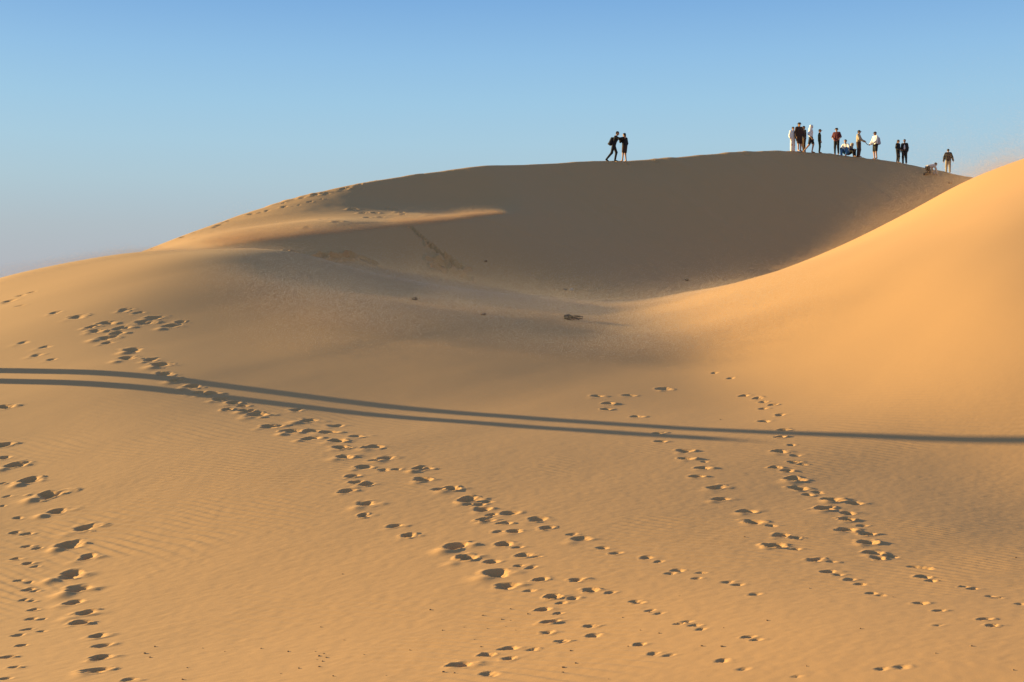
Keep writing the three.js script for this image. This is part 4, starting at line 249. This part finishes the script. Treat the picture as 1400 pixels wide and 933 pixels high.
// one head (faces +z, centre of the skull at the origin) and one hand (fingers along -y, palm towards +z, thumb to +x)
const headBones = [[[0, 0.03, -0.012], [0, 0.03, 0.012], 0.082, 0.078], [[0, -0.03, 0.03], [0, -0.075, 0.05], 0.058, 0.036], [[0, 0.012, 0.088], [0, -0.028, 0.104], 0.010, 0.014],
  [[0.074, 0.01, -0.004], [0.08, -0.02, -0.002], 0.016, 0.011], [[-0.074, 0.01, -0.004], [-0.08, -0.02, -0.002], 0.016, 0.011], [[-0.018, -0.056, 0.084], [0.018, -0.056, 0.084], 0.008, 0.008], [[-0.03, 0.03, 0.078], [0.03, 0.03, 0.078], 0.014, 0.014]];
const headShape = (() => {
  const f = capsules(headBones, 0.018), [lo, hi] = boundsOf(headBones, 0.012);
  const eye = (x, y, z) => Math.hypot(Math.abs(x) - 0.032, y - 0.006, z - 0.098) - 0.016;
  return nets((x, y, z) => Math.max(f(x, y, z), -eye(x, y, z)), lo, hi, 0.006);
})();
const handShape = solid([[[-0.022, -0.01, 0], [-0.026, -0.075, 0.004], 0.014, 0.013], [[0.02, -0.01, 0], [0.026, -0.075, 0.004], 0.015, 0.013], [[0, 0.02, 0], [0, -0.07, 0.002], 0.018, 0.015],
  ...[[-0.031, 0.048, 0.0075], [-0.011, 0.062, 0.0085], [0.010, 0.067, 0.009], [0.030, 0.058, 0.0085]].flatMap(([x, l, r]) => [[[x, -0.075, 0.004], [x * 1.12, -0.075 - l * 0.62, 0.014], r + 0.001, r], [[x * 1.12, -0.075 - l * 0.62, 0.014], [x * 1.12, -0.075 - l, 0.034], r, r - 0.0015]]),
  [[0.028, -0.02, 0.004], [0.054, -0.052, 0.02], 0.014, 0.011], [[0.054, -0.052, 0.02], [0.054, -0.084, 0.032], 0.011, 0.009]], 0.006, 0.005);
const skin = new THREE.MeshStandardMaterial({ color: new THREE.Color().setRGB(0.36, 0.20, 0.125), roughness: 0.7 });
const cloths = {};
const cloth = (r, g, b) => cloths[[r, g, b]] ??= new THREE.MeshStandardMaterial({ color: new THREE.Color().setRGB(r, g, b), roughness: 0.95 });
const strands = cloth(0.018, 0.013, 0.011);
const V3 = (p) => new THREE.Vector3(...p);
const mix = (a, b, t) => a.map((v, k) => v + (b[k] - v) * t);
function person(label, x, d, turn, o, group) {
  const P = { pelvis: [0, 0.95, 0], chest: [0, 1.30, 0], neck: [0, 1.47, 0.005], head: [0, 1.635, 0.03], sl: [0.175, 1.415, 0], sr: [-0.175, 1.415, 0],
    el: [0.235, 1.14, -0.02], er: [-0.235, 1.14, -0.02], wl: [0.235, 0.90, 0.07], wr: [-0.235, 0.90, 0.07],
    hl: [0.085, 0.92, 0], hr: [-0.085, 0.92, 0], kl: [0.105, 0.50, 0.03], kr: [-0.105, 0.50, 0.03], al: [0.115, 0.085, -0.02], ar: [-0.115, 0.085, -0.02], ...o.pose };
  P.tl = o.pose?.tl ?? [P.al[0] + 0.02, P.al[1] - 0.055, P.al[2] + 0.17]; P.tr = o.pose?.tr ?? [P.ar[0] - 0.02, P.ar[1] - 0.055, P.ar[2] + 0.17];
  const t = new THREE.Group(); t.name = numbered('person'); scene.add(t); tag(t, label, 'person', group);
  const s = o.height ? o.height / 1.76 : 1; t.scale.setScalar(s); t.rotation.y = turn;
  t.position.set(x, ground(x, d) - 0.02 + (o.lift ?? 0), -d);
  const side = (c, w) => [c[0] + w, c[1], c[2]];
  const torso = (g) => [[side(P.pelvis, 0.06), side(P.chest, 0.075), 0.098 + g, 0.100 + g], [side(P.pelvis, -0.06), side(P.chest, -0.075), 0.098 + g, 0.100 + g], [mix(P.sl, P.sr, 0.12), mix(P.sl, P.sr, 0.88), 0.062 + g, 0.062 + g], [P.chest, mix(P.chest, P.neck, 0.7), 0.10 + g, 0.06 + g]];
  const arm = (k, g, to) => { const S = P['s' + k], E = P['e' + k], R = P['w' + k]; return to <= 1 ? [[S, mix(S, E, to), 0.053 + g, 0.053 - 0.011 * to + g]] : [[S, E, 0.053 + g, 0.042 + g], [E, mix(E, R, to - 1), 0.042 + g, 0.042 - 0.013 * (to - 1) + g]]; };
  const leg = (k, g, to) => { const A = P['h' + k], K = P['k' + k], R = P['a' + k]; return to <= 1 ? [[A, mix(A, K, to), 0.088 + g, 0.088 - 0.03 * to + g]] : [[A, K, 0.088 + g, 0.058 + g], [K, mix(K, R, to - 1), 0.058 + g, 0.058 - 0.02 * (to - 1) + g]]; };
  const bones = [...torso(0), [P.neck, mix(P.neck, P.head, 0.7), 0.052, 0.05], ...arm('l', 0, 2), ...arm('r', 0, 2), ...leg('l', 0, 2), ...leg('r', 0, 2), [P.al, P.tl, 0.04, 0.032], [P.ar, P.tr, 0.04, 0.032]];
  const pieces = [solid(bones, 0.04, 0.016)];
  const place = (g, at, q) => { const c = g.clone(); c.applyQuaternion(q); c.translate(...at); return c; };
  const headTurn = new THREE.Quaternion().setFromEuler(new THREE.Euler(o.nod ?? 0.1, o.look ?? 0, 0, 'YXZ'));
  pieces.push(place(headShape, P.head, headTurn));
  for (const k of ['l', 'r']) {
    const dir = V3(P['w' + k]).sub(V3(P['e' + k])).normalize(), q = new THREE.Quaternion().setFromUnitVectors(new THREE.Vector3(0, -1, 0), dir);
    const h = handShape.clone(); if (k === 'r') { h.scale(-1, 1, 1); const ix = h.index; for (let e = 0; e < ix.count; e += 3) { const w = ix.getX(e); ix.setX(e, ix.getX(e + 2)); ix.setX(e + 2, w); } }
    h.rotateY(k === 'l' ? -1.2 : 1.2); h.applyQuaternion(q); h.translate(...P['w' + k]); h.computeVertexNormals(); pieces.push(h);
  }
  mesh('body', mergeGeometries(pieces), skin, t);
  if (o.bottom) { const [len, c, loose = 0.016] = o.bottom; mesh(len > 1.3 ? 'trousers' : 'shorts', solid([[side(P.pelvis, 0.055), side(P.pelvis, -0.055), 0.112 + loose * 0.4, 0.112 + loose * 0.4], ...leg('l', loose, len), ...leg('r', loose, len)], 0.035, 0.018), c, t); }
  if (o.top) { const [to, c, loose = 0.018] = o.top; mesh(o.topName ?? 'shirt', solid([...torso(loose), ...arm('l', loose * 0.8, to), ...arm('r', loose * 0.8, to)], 0.035, 0.018), c, t); }
  if (o.robe) { const [c, down, wide] = o.robe; mesh('robe', solid([[side(P.chest, 0.05), side(mix(P.pelvis, mix(P.al, P.ar, 0.5), down), wide), 0.13, 0.10], [side(P.chest, -0.05), side(mix(P.pelvis, mix(P.al, P.ar, 0.5), down), -wide), 0.13, 0.10], [mix(P.sl, P.sr, 0.1), mix(P.sl, P.sr, 0.9), 0.085, 0.085], ...arm('l', 0.035, 1.5), ...arm('r', 0.035, 1.5)], 0.08, 0.02), c, t); }
  const onHead = (name, bonesH, c, cut) => mesh(name, place(solid(bonesH, 0.02, 0.008, cut), P.head, headTurn), c, t);
  if (o.hair !== null && !o.hood) onHead('hair', [[[0, 0.036, -0.022], [0, 0.042, 0.006], 0.089, 0.082], ...(o.hair === 'long' ? [[[0, 0, -0.055], [0, -0.17, -0.06], 0.062, 0.05]] : [[[0, -0.01, -0.045], [0, -0.05, -0.05], 0.055, 0.04]])], strands, (hx, hy, hz) => hz * 0.75 - hy * 0.66 - 0.012);
  if (o.hood) onHead('hood', [[[0, 0.03, -0.02], [0, 0.04, 0.012], 0.105, 0.095], [[0, -0.02, -0.03], [0, -0.16, -0.04], 0.095, 0.12]], o.hood, (hx, hy, hz) => 0.062 - Math.hypot(hx * 1.1, (hy + 0.01) * 0.8, Math.max(0, 0.13 - hz)));
  if (o.hat) {
    const g = o.hat === 'brim' ? new THREE.LatheGeometry([[0, 0.115], [0.06, 0.112], [0.085, 0.095], [0.093, 0.04], [0.15, 0.028], [0.155, 0.033], [0.095, 0.052], [0.088, 0.1], [0.06, 0.12], [0, 0.123]].map((p) => new THREE.Vector2(...p)), 24)
      : mergeGeometries([new THREE.SphereGeometry(0.099, 20, 10, 0, Math.PI * 2, 0, Math.PI / 2).scale(1, 0.95, 1.06).translate(0, 0.035, -0.008).toNonIndexed(), new THREE.CylinderGeometry(0.075, 0.08, 0.012, 16, 1, false, -Math.PI / 2, Math.PI).scale(1, 1, 1.25).translate(0, 0.04, 0.072).toNonIndexed()]);
    mesh(o.hat === 'brim' ? 'hat' : 'cap', place(g, P.head, headTurn), o.hatCloth ?? strands, t);
  }
  if (o.shoes) for (const k of ['l', 'r']) mesh('shoe', solid([[P['a' + k], P['t' + k], 0.052, 0.044]], 0.02, 0.012), o.shoes, t);
  t.userData.joints = undefined; delete t.userData.joints;
  return { t, P, s };
}
// a backpack: rounded bag with a pocket and two straps, hung on a back
function backpack(label, wearer, c) {
  const { t, P, s } = wearer, g = new THREE.Group(); g.name = numbered('backpack'); scene.add(g); tag(g, label, 'backpack');
  g.position.copy(t.position); g.rotation.copy(t.rotation); g.scale.copy(t.scale);
  const up = mix(P.chest, P.neck, 0.15), low = mix(P.pelvis, P.chest, 0.25), b = (p, dx, dz) => [p[0] + dx, p[1], p[2] + dz];
  mesh('bag', solid([[b(up, 0.05, -0.2), b(low, 0.07, -0.23), 0.09, 0.105], [b(up, -0.05, -0.2), b(low, -0.07, -0.23), 0.09, 0.105]], 0.05, 0.016), c, g);
  mesh('pocket', solid([[b(low, 0.05, -0.31), b(low, -0.05, -0.31), 0.06, 0.06]], 0.03, 0.012), c, g);
  for (const w of [0.1, -0.1]) mesh('strap', new THREE.TubeGeometry(new THREE.CatmullRomCurve3([b(up, w, -0.18), b(P.neck, w * 1.15, 0.0), b(P.chest, w * 1.3, 0.13), b(low, w * 1.6, 0.0), b(low, w * 1.2, -0.16)].map(V3)), 20, 0.018, 6), c, g);
}
const black = cloth(0.012, 0.012, 0.014), white = cloth(0.72, 0.70, 0.68), maroon = cloth(0.11, 0.022, 0.025), blue = cloth(0.05, 0.16, 0.33), navy = cloth(0.012, 0.022, 0.05), tan = cloth(0.32, 0.26, 0.19), olive = cloth(0.035, 0.045, 0.02), brown = cloth(0.05, 0.026, 0.016), charcoal = cloth(0.02, 0.02, 0.023), grey = cloth(0.36, 0.35, 0.42), khaki = cloth(0.28, 0.23, 0.16), dusty = cloth(0.55, 0.48, 0.42);
const onCrest = 'people standing along the dune crest';
// two people close together, apart from the others
const striding = { kl: [0.1, 0.54, 0.14], al: [0.12, 0.085, 0.05], kr: [-0.1, 0.5, -0.10], ar: [-0.11, 0.12, -0.42], tr: [-0.12, 0.03, -0.3] };
const hugger = person('person in black with a backpack, arms reaching round a companion', 6.06, 75.93, 1.35, { height: 1.82, top: [2, black], topName: 'jacket', bottom: [2, black], nod: 0.25, shoes: charcoal,
  pose: { ...striding, chest: [0, 1.30, 0.10], neck: [0, 1.46, 0.16], head: [0, 1.62, 0.22], sl: [0.17, 1.41, 0.12], sr: [-0.17, 1.41, 0.12], el: [0.2, 1.28, 0.36], er: [-0.2, 1.30, 0.36], wl: [0.12, 1.34, 0.58], wr: [-0.14, 1.36, 0.58] } }, onCrest);
backpack('black backpack worn by the person reaching round a companion', hugger, charcoal);
person('bare-legged person in a black jacket and dark shorts beside a striding companion', 6.74, 76.23, -2.3, { height: 1.72, top: [2, black, 0.03], topName: 'jacket', bottom: [0.75, brown, 0.03], hair: 'long', pose: { el: [0.22, 1.2, 0.16], wl: [0.1, 1.3, 0.3], kl: [0.1, 0.5, 0.05], al: [0.1, 0.085, 0.1] } }, onCrest);
// the larger group
person('person in a long pale robe at the end of the group on the crest', 17.75, 80.57, 0.4, { height: 1.62, robe: [white, 0.92, 0.08] }, onCrest);
person('tall person in brown with a dark wide-brimmed hat and bare legs', 18.12, 80.66 - 0.2, 0.3, { height: 1.86, top: [2, brown, 0.04], topName: 'jacket', bottom: [0.9, brown, 0.03], hat: 'brim', hair: 'long', pose: { wl: [0.3, 0.92, 0.1], el: [0.28, 1.15, 0], kr: [-0.1, 0.5, 0.1], ar: [-0.13, 0.085, 0.15] } }, onCrest);
person('dark-haired person in a black jacket reaching towards the tall hatted one', 18.58, 80.78 + 0.3, -1.4, { height: 1.72, top: [2, black, 0.025], topName: 'jacket', bottom: [2, brown], pose: { el: [0.2, 1.22, 0.2], wl: [0.1, 1.2, 0.42], er: [-0.2, 1.2, 0.2], wr: [-0.12, 1.16, 0.42] } }, onCrest);
person('person in a loose white hooded wrap and dark shorts, mid-stride', 18.93, 80.87 - 0.15, 1.2, { height: 1.78, robe: [white, 0.02, 0.06], bottom: [0.8, charcoal, 0.03], hood: white, pose: { ...striding, el: [0.26, 1.16, -0.08], er: [-0.26, 1.16, -0.08] } }, onCrest);
person('slim person in olive green with a dark cap, standing apart', 19.55, 81.03, 1.3, { height: 1.54, top: [2, olive], bottom: [2, olive], hat: 'cap' }, onCrest);
const redOne = person('person in a maroon shirt with a dark brimmed hat and black trousers', 20.72, 81.34, -0.5, { height: 1.74, top: [1, maroon, 0.03], bottom: [2, black], hat: 'brim', pose: { el: [0.27, 1.17, 0.0], er: [-0.27, 1.17, 0.02], wl: [0.2, 1.0, 0.18], wr: [-0.18, 1.02, 0.18] } }, onCrest);
const sit = { pelvis: [0, 0.30, -0.1], chest: [0, 0.63, -0.02], neck: [0, 0.79, 0.03], head: [0, 0.95, 0.07], sl: [0.17, 0.74, 0], sr: [-0.17, 0.74, 0], el: [0.25, 0.52, 0.14], er: [-0.25, 0.52, 0.14], wl: [0.15, 0.5, 0.36], wr: [-0.15, 0.5, 0.36], hl: [0.09, 0.29, -0.06], hr: [-0.09, 0.29, -0.06], kl: [0.17, 0.47, 0.32], kr: [-0.17, 0.47, 0.32], al: [0.14, 0.085, 0.36], ar: [-0.14, 0.085, 0.36] };
const sitter = person('person squatting on the crest in a white shirt and blue jeans', 21.35, 81.52, -0.6, { height: 1.82, top: [1, white], bottom: [2, blue, 0.03], pose: sit, lift: -0.05 }, onCrest);
person('crouching person in a navy jacket and dark trousers behind the squatting one', 21.71, 81.62 + 0.4, 0.9, { height: 1.7, top: [2, navy, 0.03], topName: 'jacket', bottom: [2, black], hood: tan, pose: { ...sit, chest: [0, 0.58, 0.02], neck: [0, 0.72, 0.1], head: [0, 0.84, 0.2], sl: [0.17, 0.68, 0.06], sr: [-0.17, 0.68, 0.06] }, lift: -0.04 }, onCrest);
const holder = person('person in a tan hooded top and brown trousers holding one end of a rope', 22.24, 81.77, 1.1, { height: 1.74, top: [2, tan, 0.04], topName: 'hooded_top', bottom: [2, brown, 0.05], hat: 'cap', pose: { el: [0.25, 1.16, 0.12], wl: [0.16, 1.02, 0.34], er: [-0.25, 1.16, 0.1], wr: [-0.16, 1.02, 0.34] } }, onCrest);
const puller = person('person in a white shirt, black shorts and dark cap holding the rope', 23.41, 82.10, -1.2, { height: 1.80, top: [2, white, 0.03], bottom: [0.85, black, 0.03], hat: 'cap', pose: { el: [0.22, 1.16, 0.1], wl: [0.15, 0.98, 0.3], er: [-0.22, 1.15, 0.1], wr: [-0.15, 0.96, 0.3] } }, onCrest);
backpack('pale grey backpack on the person in a white shirt and shorts', puller, grey);
{
  const hand = (w, k) => V3(w.P['w' + k]).add(V3(w.P['w' + k]).sub(V3(w.P['e' + k])).normalize().multiplyScalar(0.07)).multiplyScalar(w.s).applyEuler(w.t.rotation).add(w.t.position);
  const a = hand(holder, 'l'), b = hand(puller, 'r'), m = a.clone().add(b).multiplyScalar(0.5).add(new THREE.Vector3(0, -0.06, 0));
  tag(mesh('rope', new THREE.TubeGeometry(new THREE.CatmullRomCurve3([a, m, b]), 24, 0.022, 8), cloth(0.09, 0.08, 0.06), scene), 'dark rope held taut between two people on the crest', 'rope');
}
person('person in black seen beside the one with a white shirt front', 24.98, 82.38 + 0.1, 0.7, { height: 1.52, top: [2, black, 0.025], topName: 'jacket', bottom: [2, black], hair: 'long', pose: { wl: [0.14, 1.0, 0.2], wr: [-0.14, 1.0, 0.2] } }, onCrest);
person('person in an open dark jacket over a white shirt front', 25.40, 82.45, -0.5, { height: 1.62, top: [2, charcoal, 0.02], topName: 'jacket', bottom: [2, black, 0.025], hair: 'long' }, onCrest);
{
  const w = scene.children[scene.children.length - 1], g = solid([[[0.02, 1.31, 0.082], [0.015, 1.08, 0.1], 0.05, 0.062]], 0.02, 0.012);
  mesh('shirt_front', g, white, w);
}
person('person in a black jacket and sand-coloured trousers walking off along the crest', 28.38, 82.91, 2.9, { height: 1.56, top: [2, charcoal, 0.045], topName: 'jacket', bottom: [2, khaki, 0.03], nod: 0.35, pose: { el: [0.28, 1.15, 0], er: [-0.28, 1.15, 0], wl: [0.31, 0.90, 0.1], wr: [-0.36, 0.92, 0.12], kl: [0.12, 0.5, 0.12], al: [0.12, 0.085, 0.14] } }, onCrest);
person('pale-shirted person scrambling up the dark slope on hands and knees', 26.61, 80.84, 1.9, { height: 1.66, top: [2, dusty, 0.03], bottom: [2, brown, 0.03], nod: 0.5, lift: 0.0,
  pose: { pelvis: [0, 0.58, -0.30], chest: [0, 0.66, 0.05], neck: [0, 0.72, 0.2], head: [0, 0.78, 0.34], sl: [0.17, 0.66, 0.14], sr: [-0.17, 0.66, 0.14], el: [0.22, 0.42, 0.24], er: [-0.22, 0.42, 0.2], wl: [0.2, 0.2, 0.36], wr: [-0.2, 0.16, 0.26], hl: [0.085, 0.54, -0.3], hr: [-0.085, 0.54, -0.3], kl: [0.13, 0.24, -0.1], kr: [-0.13, 0.2, -0.26], al: [0.12, 0.06, -0.5], ar: [-0.12, 0.06, -0.66], tl: [0.13, -0.02, -0.42], tr: [-0.13, -0.02, -0.56] } });

// ------------------------------------------------------------------ two tall posts beyond the frame whose shadows cross the sand
function grainyWood() {
  const w = 128, h = 512, a = new Uint8Array(w * h * 4);
  for (let j = 0; j < h; j++) for (let i = 0; i < w; i++) { const v = 120 + 40 * fbm(i / 5, j / 60, 4) + 18 * (rnd() - 0.5), o = 4 * (j * w + i); a[o] = v; a[o + 1] = v * 0.82; a[o + 2] = v * 0.62; a[o + 3] = 255; }
  const t = new THREE.DataTexture(a, w, h); t.wrapS = t.wrapT = THREE.RepeatWrapping; t.magFilter = THREE.LinearFilter; t.colorSpace = THREE.SRGBColorSpace; t.needsUpdate = true; return t;
}
const timber = new THREE.MeshStandardMaterial({ map: grainyWood(), roughness: 0.9 });
function post(label, x, d, top, r) {
  const t = new THREE.Group(); t.name = numbered('timber_post'); scene.add(t); tag(t, label, 'post');
  const y = ground(x, d), h = top + EYE - y; t.position.set(x, y, -d);
  mesh('shaft', new THREE.LatheGeometry([[r * 1.08, -0.6], [r * 1.06, 0], [r, h * 0.4], [r * 0.9, h - 0.06], [r * 0.82, h], [0, h + 0.03]].map((p) => new THREE.Vector2(...p)), 24), timber, t);
  const iron = new THREE.MeshStandardMaterial({ color: 0x4a3a30, metalness: 0.7, roughness: 0.7 });
  for (const k of [0.35, h - 0.35]) mesh('band', new THREE.CylinderGeometry(r * 1.06, r * 1.1, 0.07, 24, 1, true).translate(0, k, 0), iron, t);
}
post('tall weathered timber post casting the longer shadow across the sand', -19, 33.3, 4.06, 0.20);
post('shorter weathered timber post casting the shadow that ends on the slope', -18.2, 32.15, 2.11, 0.20);

// ------------------------------------------------------------------ stones and drift on the sand
function stoneShape(k) {
  const g = new THREE.IcosahedronGeometry(1, 2), p = g.attributes.position, v = new THREE.Vector3();
  for (let i = 0; i < p.count; i++) { v.fromBufferAttribute(p, i); const f = 1 + 0.28 * noise(v.x * 1.7 + k * 9, v.y * 1.7 + v.z * 2.3) + 0.1 * noise(v.x * 4 + v.z * 3, v.y * 4 + k); p.setXYZ(i, v.x * f * 1.2, v.y * f * 0.72, v.z * f); }
  g.computeVertexNormals(); return g;
}
const stones = [0, 1, 2, 3].map(stoneShape), darkStone = new THREE.MeshStandardMaterial({ color: new THREE.Color().setRGB(0.05, 0.042, 0.036), roughness: 0.9 }), paleStone = new THREE.MeshStandardMaterial({ color: new THREE.Color().setRGB(0.40, 0.35, 0.29), roughness: 0.85 }), brownStone = new THREE.MeshStandardMaterial({ color: new THREE.Color().setRGB(0.24, 0.145, 0.075), roughness: 0.95 });
function stone(name, x, d, r, m, label, group) {
  const s = mesh(numbered(name), stones[Math.floor(rnd() * 4)], m, scene); s.scale.set(r * (0.8 + 0.4 * rnd()), r, r * (0.8 + 0.4 * rnd())); s.rotation.y = rnd() * 6.28; s.position.set(x, ground(x, d) + r * 0.3, -d); tag(s, label, 'stone', group); return s;
}
stone('rock', -2.97, 38.90, 0.085, darkStone, 'small black rock on grey sand below the dark slope');
stone('rock', -0.83, 37.10, 0.06, brownStone, 'small brown rock between the black rock and the dead shrub');
stone('rock', 2.54, 54.60, 0.11, paleStone, 'pale round rock at the foot of the dark dune');
stone('rock', 2.29, 54.58, 0.06, darkStone, 'dark rock touching the pale one at the dune foot');
stone('rock', -1.14, 55.16, 0.06, brownStone, 'brown rock part way up the shaded slope');
stone('rock', 8.30, 60.44, 0.07, darkStone, 'dark rock low on the shaded slope above the bright crest');
stone('rock', 27.52, 80.00, 0.12, brownStone, 'brown lump on the slope under the walking person');
{
  const g = new THREE.Group(); g.name = 'dead_shrub'; scene.add(g); tag(g, 'dark dead shrub half buried in grey sand near the hollow', 'shrub');
  const [x, d] = [1.73, 37.72]; g.position.set(x, ground(x, d), -d);
  mesh('root', stones[2].clone().scale(0.11, 0.13, 0.10).translate(-0.08, 0.07, 0), darkStone, g);
  const bark = new THREE.MeshStandardMaterial({ color: new THREE.Color().setRGB(0.035, 0.028, 0.02), roughness: 1 });
  for (let k = 0; k < 34; k++) {
    const a = rnd() * 6.28, l = 0.12 + 0.28 * rnd() ** 1.5, up = 0.01 + 0.12 * rnd() ** 2, bx = Math.cos(a) * l * (Math.cos(a) > 0 ? 1.2 : 0.7), bz = Math.sin(a) * l * 0.7, gy = (q) => ground(x + bx * q, d - bz * q) - ground(x, d);
    mesh('branch', new THREE.TubeGeometry(new THREE.CatmullRomCurve3([new THREE.Vector3(-0.06, 0.05, 0), new THREE.Vector3(bx * 0.4 - 0.03, gy(0.4) + 0.06 + up * 0.7, bz * 0.4 + 0.04 * gauss()), new THREE.Vector3(bx, gy(1) + 0.02 + up, bz)]), 8, 0.009 + 0.010 * rnd(), 5), bark, g);
  }
}
const pebbleSpots = [[-4.04,14.36,0.011],[-3.97,13.92,0.010],[-3.17,14.00,0.006],[-2.77,14.02,0.009],[-2.13,13.74,0.005],[-1.97,13.46,0.010],[-1.99,13.32,0.009],[-2.20,13.10,0.010],[-2.36,12.94,0.005],[-1.79,12.70,0.010],[-1.87,14.12,0.007],[-2.22,14.72,0.008],[-2.24,16.78,0.007],[-0.34,14.68,0.010],[-0.02,14.84,0.009],[0.18,14.60,0.010],[-0.02,14.40,0.005],[-0.41,13.76,0.006],[-0.07,14.16,0.005],[1.23,14.16,0.007],[1.54,14.26,0.008],[1.95,14.84,0.005],[2.72,13.54,0.010],[3.48,14.88,0.008],[1.55,13.40,0.009],[0.60,13.04,0.009],[0.50,12.44,0.012],[0.63,12.56,0.009],[0.91,11.98,0.005],[2.23,13.40,0.005],[3.56,12.98,0.010],[4.30,14.34,0.007],[4.39,12.14,0.011],[4.47,11.32,0.009],[3.99,11.96,0.007],[6.55,16.52,0.011],[-0.54,14.26,0.006],[0.04,14.00,0.007],[-0.28,14.16,0.007],[2.75,11.86,0.008],[1.91,12.80,0.012],[3.21,17.56,0.011],[4.25,25.98,0.011],[-1.99,13.10,0.010],[-1.25,12.60,0.004],[1.37,13.58,0.007],[-0.12,14.46,0.009],[-3.36,12.94,0.012],[-1.09,13.52,0.007],[-2.02,13.62,0.009],[-0.97,15.04,0.012],[-3.43,13.40,0.007],[-0.68,12.58,0.011],[-0.78,14.20,0.009],[1.19,13.02,0.009],[-0.57,12.52,0.010],[-0.33,13.46,0.008],[-3.46,14.20,0.005],[2.10,12.72,0.012],[-4.08,14.10,0.013],[0.49,12.30,0.011],[-1.57,13.46,0.007],[-2.44,13.82,0.010],[-2.06,13.54,0.011],[-2.06,13.40,0.005]];
for (const [x, d, r] of pebbleSpots) stone('pebble', x, d, r, brownStone, 'small brown pebble scattered on the lit sand of the slope', 'pebbles on the sand slope');

// ------------------------------------------------------------------ sand grains carried by the wind off the crests
function blown(label, n, sample, r, c = [0.62, 0.45, 0.29]) {
  const g = new THREE.OctahedronGeometry(1), im = new THREE.InstancedMesh(g, new THREE.MeshStandardMaterial({ color: new THREE.Color().setRGB(...c), roughness: 1 }), n), m = new THREE.Matrix4(), q = new THREE.Quaternion(), e = new THREE.Euler(), p = new THREE.Vector3(), s = new THREE.Vector3();
  for (let k = 0; k < n; k++) { const [x, y, d] = sample(); e.set(rnd() * 6, rnd() * 6, rnd() * 6); q.setFromEuler(e); p.set(x, y, -d); s.setScalar(r * (0.6 + 0.8 * rnd())); im.setMatrixAt(k, m.compose(p, q, s)); }
  im.name = numbered('blown_sand'); im.castShadow = im.receiveShadow = true; im.userData = { kind: 'stuff', label, category: 'sand' }; scene.add(im);
}
const between = (line, t) => { const f = t * (line.length - 1), i = Math.min(line.length - 2, Math.floor(f)), u = f - i; return line[i].map((v, k) => v + (line[i + 1][k] - v) * u); };
const expo = (h) => -h * Math.log(1 - rnd());
const rightCrest = [[5.4,47.3],[7.1,47.6],[8.8,48.0],[10.5,48.3],[12.0,48.6],[13.5,49.0],[15.1,49.5],[16.7,50.0],[18.1,50.0],[19.2,50.0],[20.1,50.0],[26,50],[31,50]], leftCrest = [[-22,43.5],[-17.7,44.0],[-15.5,45.0],[-13.5,46.0],[-10.7,46.5],[-8.5,46.5]], lipLine = [[-11.4,49.5],[-9.6,50.5],[-7.5,52.5],[-5.1,55.5],[-2.7,58.5],[-0.4,62.5]];
blown('golden sand blowing off the crest of the bright right dune', 250000, () => { const t = rnd() < 0.3 ? rnd() : 0.25 + 0.75 * rnd(), [x, d] = between(rightCrest, t), w = rnd(), thick = 0.06 + 1.0 * smooth(0.27, 0.5, t) * (0.45 + 0.55 * smooth(-0.6, 0.7, noise(t * 13, 3))); const X = x + 0.6 * gauss() + w * 1.5, D = d + w * 3; return [X, ground(x, d) + expo(thick) * (0.35 + w) - 0.1, D]; }, 0.0037);
blown('fine sand blowing over the rounded crest on the left', 60000, () => { const t = rnd(), [x, d] = between(leftCrest, t), w = rnd(), e = d - 2.2 + 4 * w; return [x + 0.8 * gauss(), ground(x, Math.min(d, e)) + expo(0.07 + 0.05 * noise(t * 12, 8)), e]; }, 0.0036);
blown('thin wisps of sand drifting low over the grey slope', 450000, () => {
  for (;;) {
    const x = -10 + 19 * rnd(), d = 31 + 15 * rnd(), u = x + 3 * noise(x / 5, d / 4), v = fbm(u / 7 + 2, (d + 0.35 * x) / 3.2, 4), edge = smooth(-10, -6, x - 0.4 * (38 - d)) * smooth(9, 6, x) * smooth(31, 34, d) * smooth(46, 45, d);
    if (rnd() < edge * clamp(0.5 + 1.3 * v, 0.04, 1)) return [x, ground(x, d) + expo(0.16 + 0.34 * clamp(v + 0.3, 0, 1)), d];
  } }, 0.0034, [0.68, 0.56, 0.43]);
blown('golden sand streaming along the lit lip part way up the dark dune', 230000, () => { const t = rnd() ** 0.85, [x, d] = between(lipLine, t), w = rnd() ** 1.5, f = 1.1 - 0.75 * t; return [x - 1.2 * w * f + 0.35 * gauss() * f, ground(x, d) + expo((0.16 + 0.10 * noise(t * 9, 2)) * f) + 0.35 * w * f - 0.04, d + 2.4 * w * f]; }, 0.0052, [0.66, 0.46, 0.27]);

renderer.render(scene, camera);
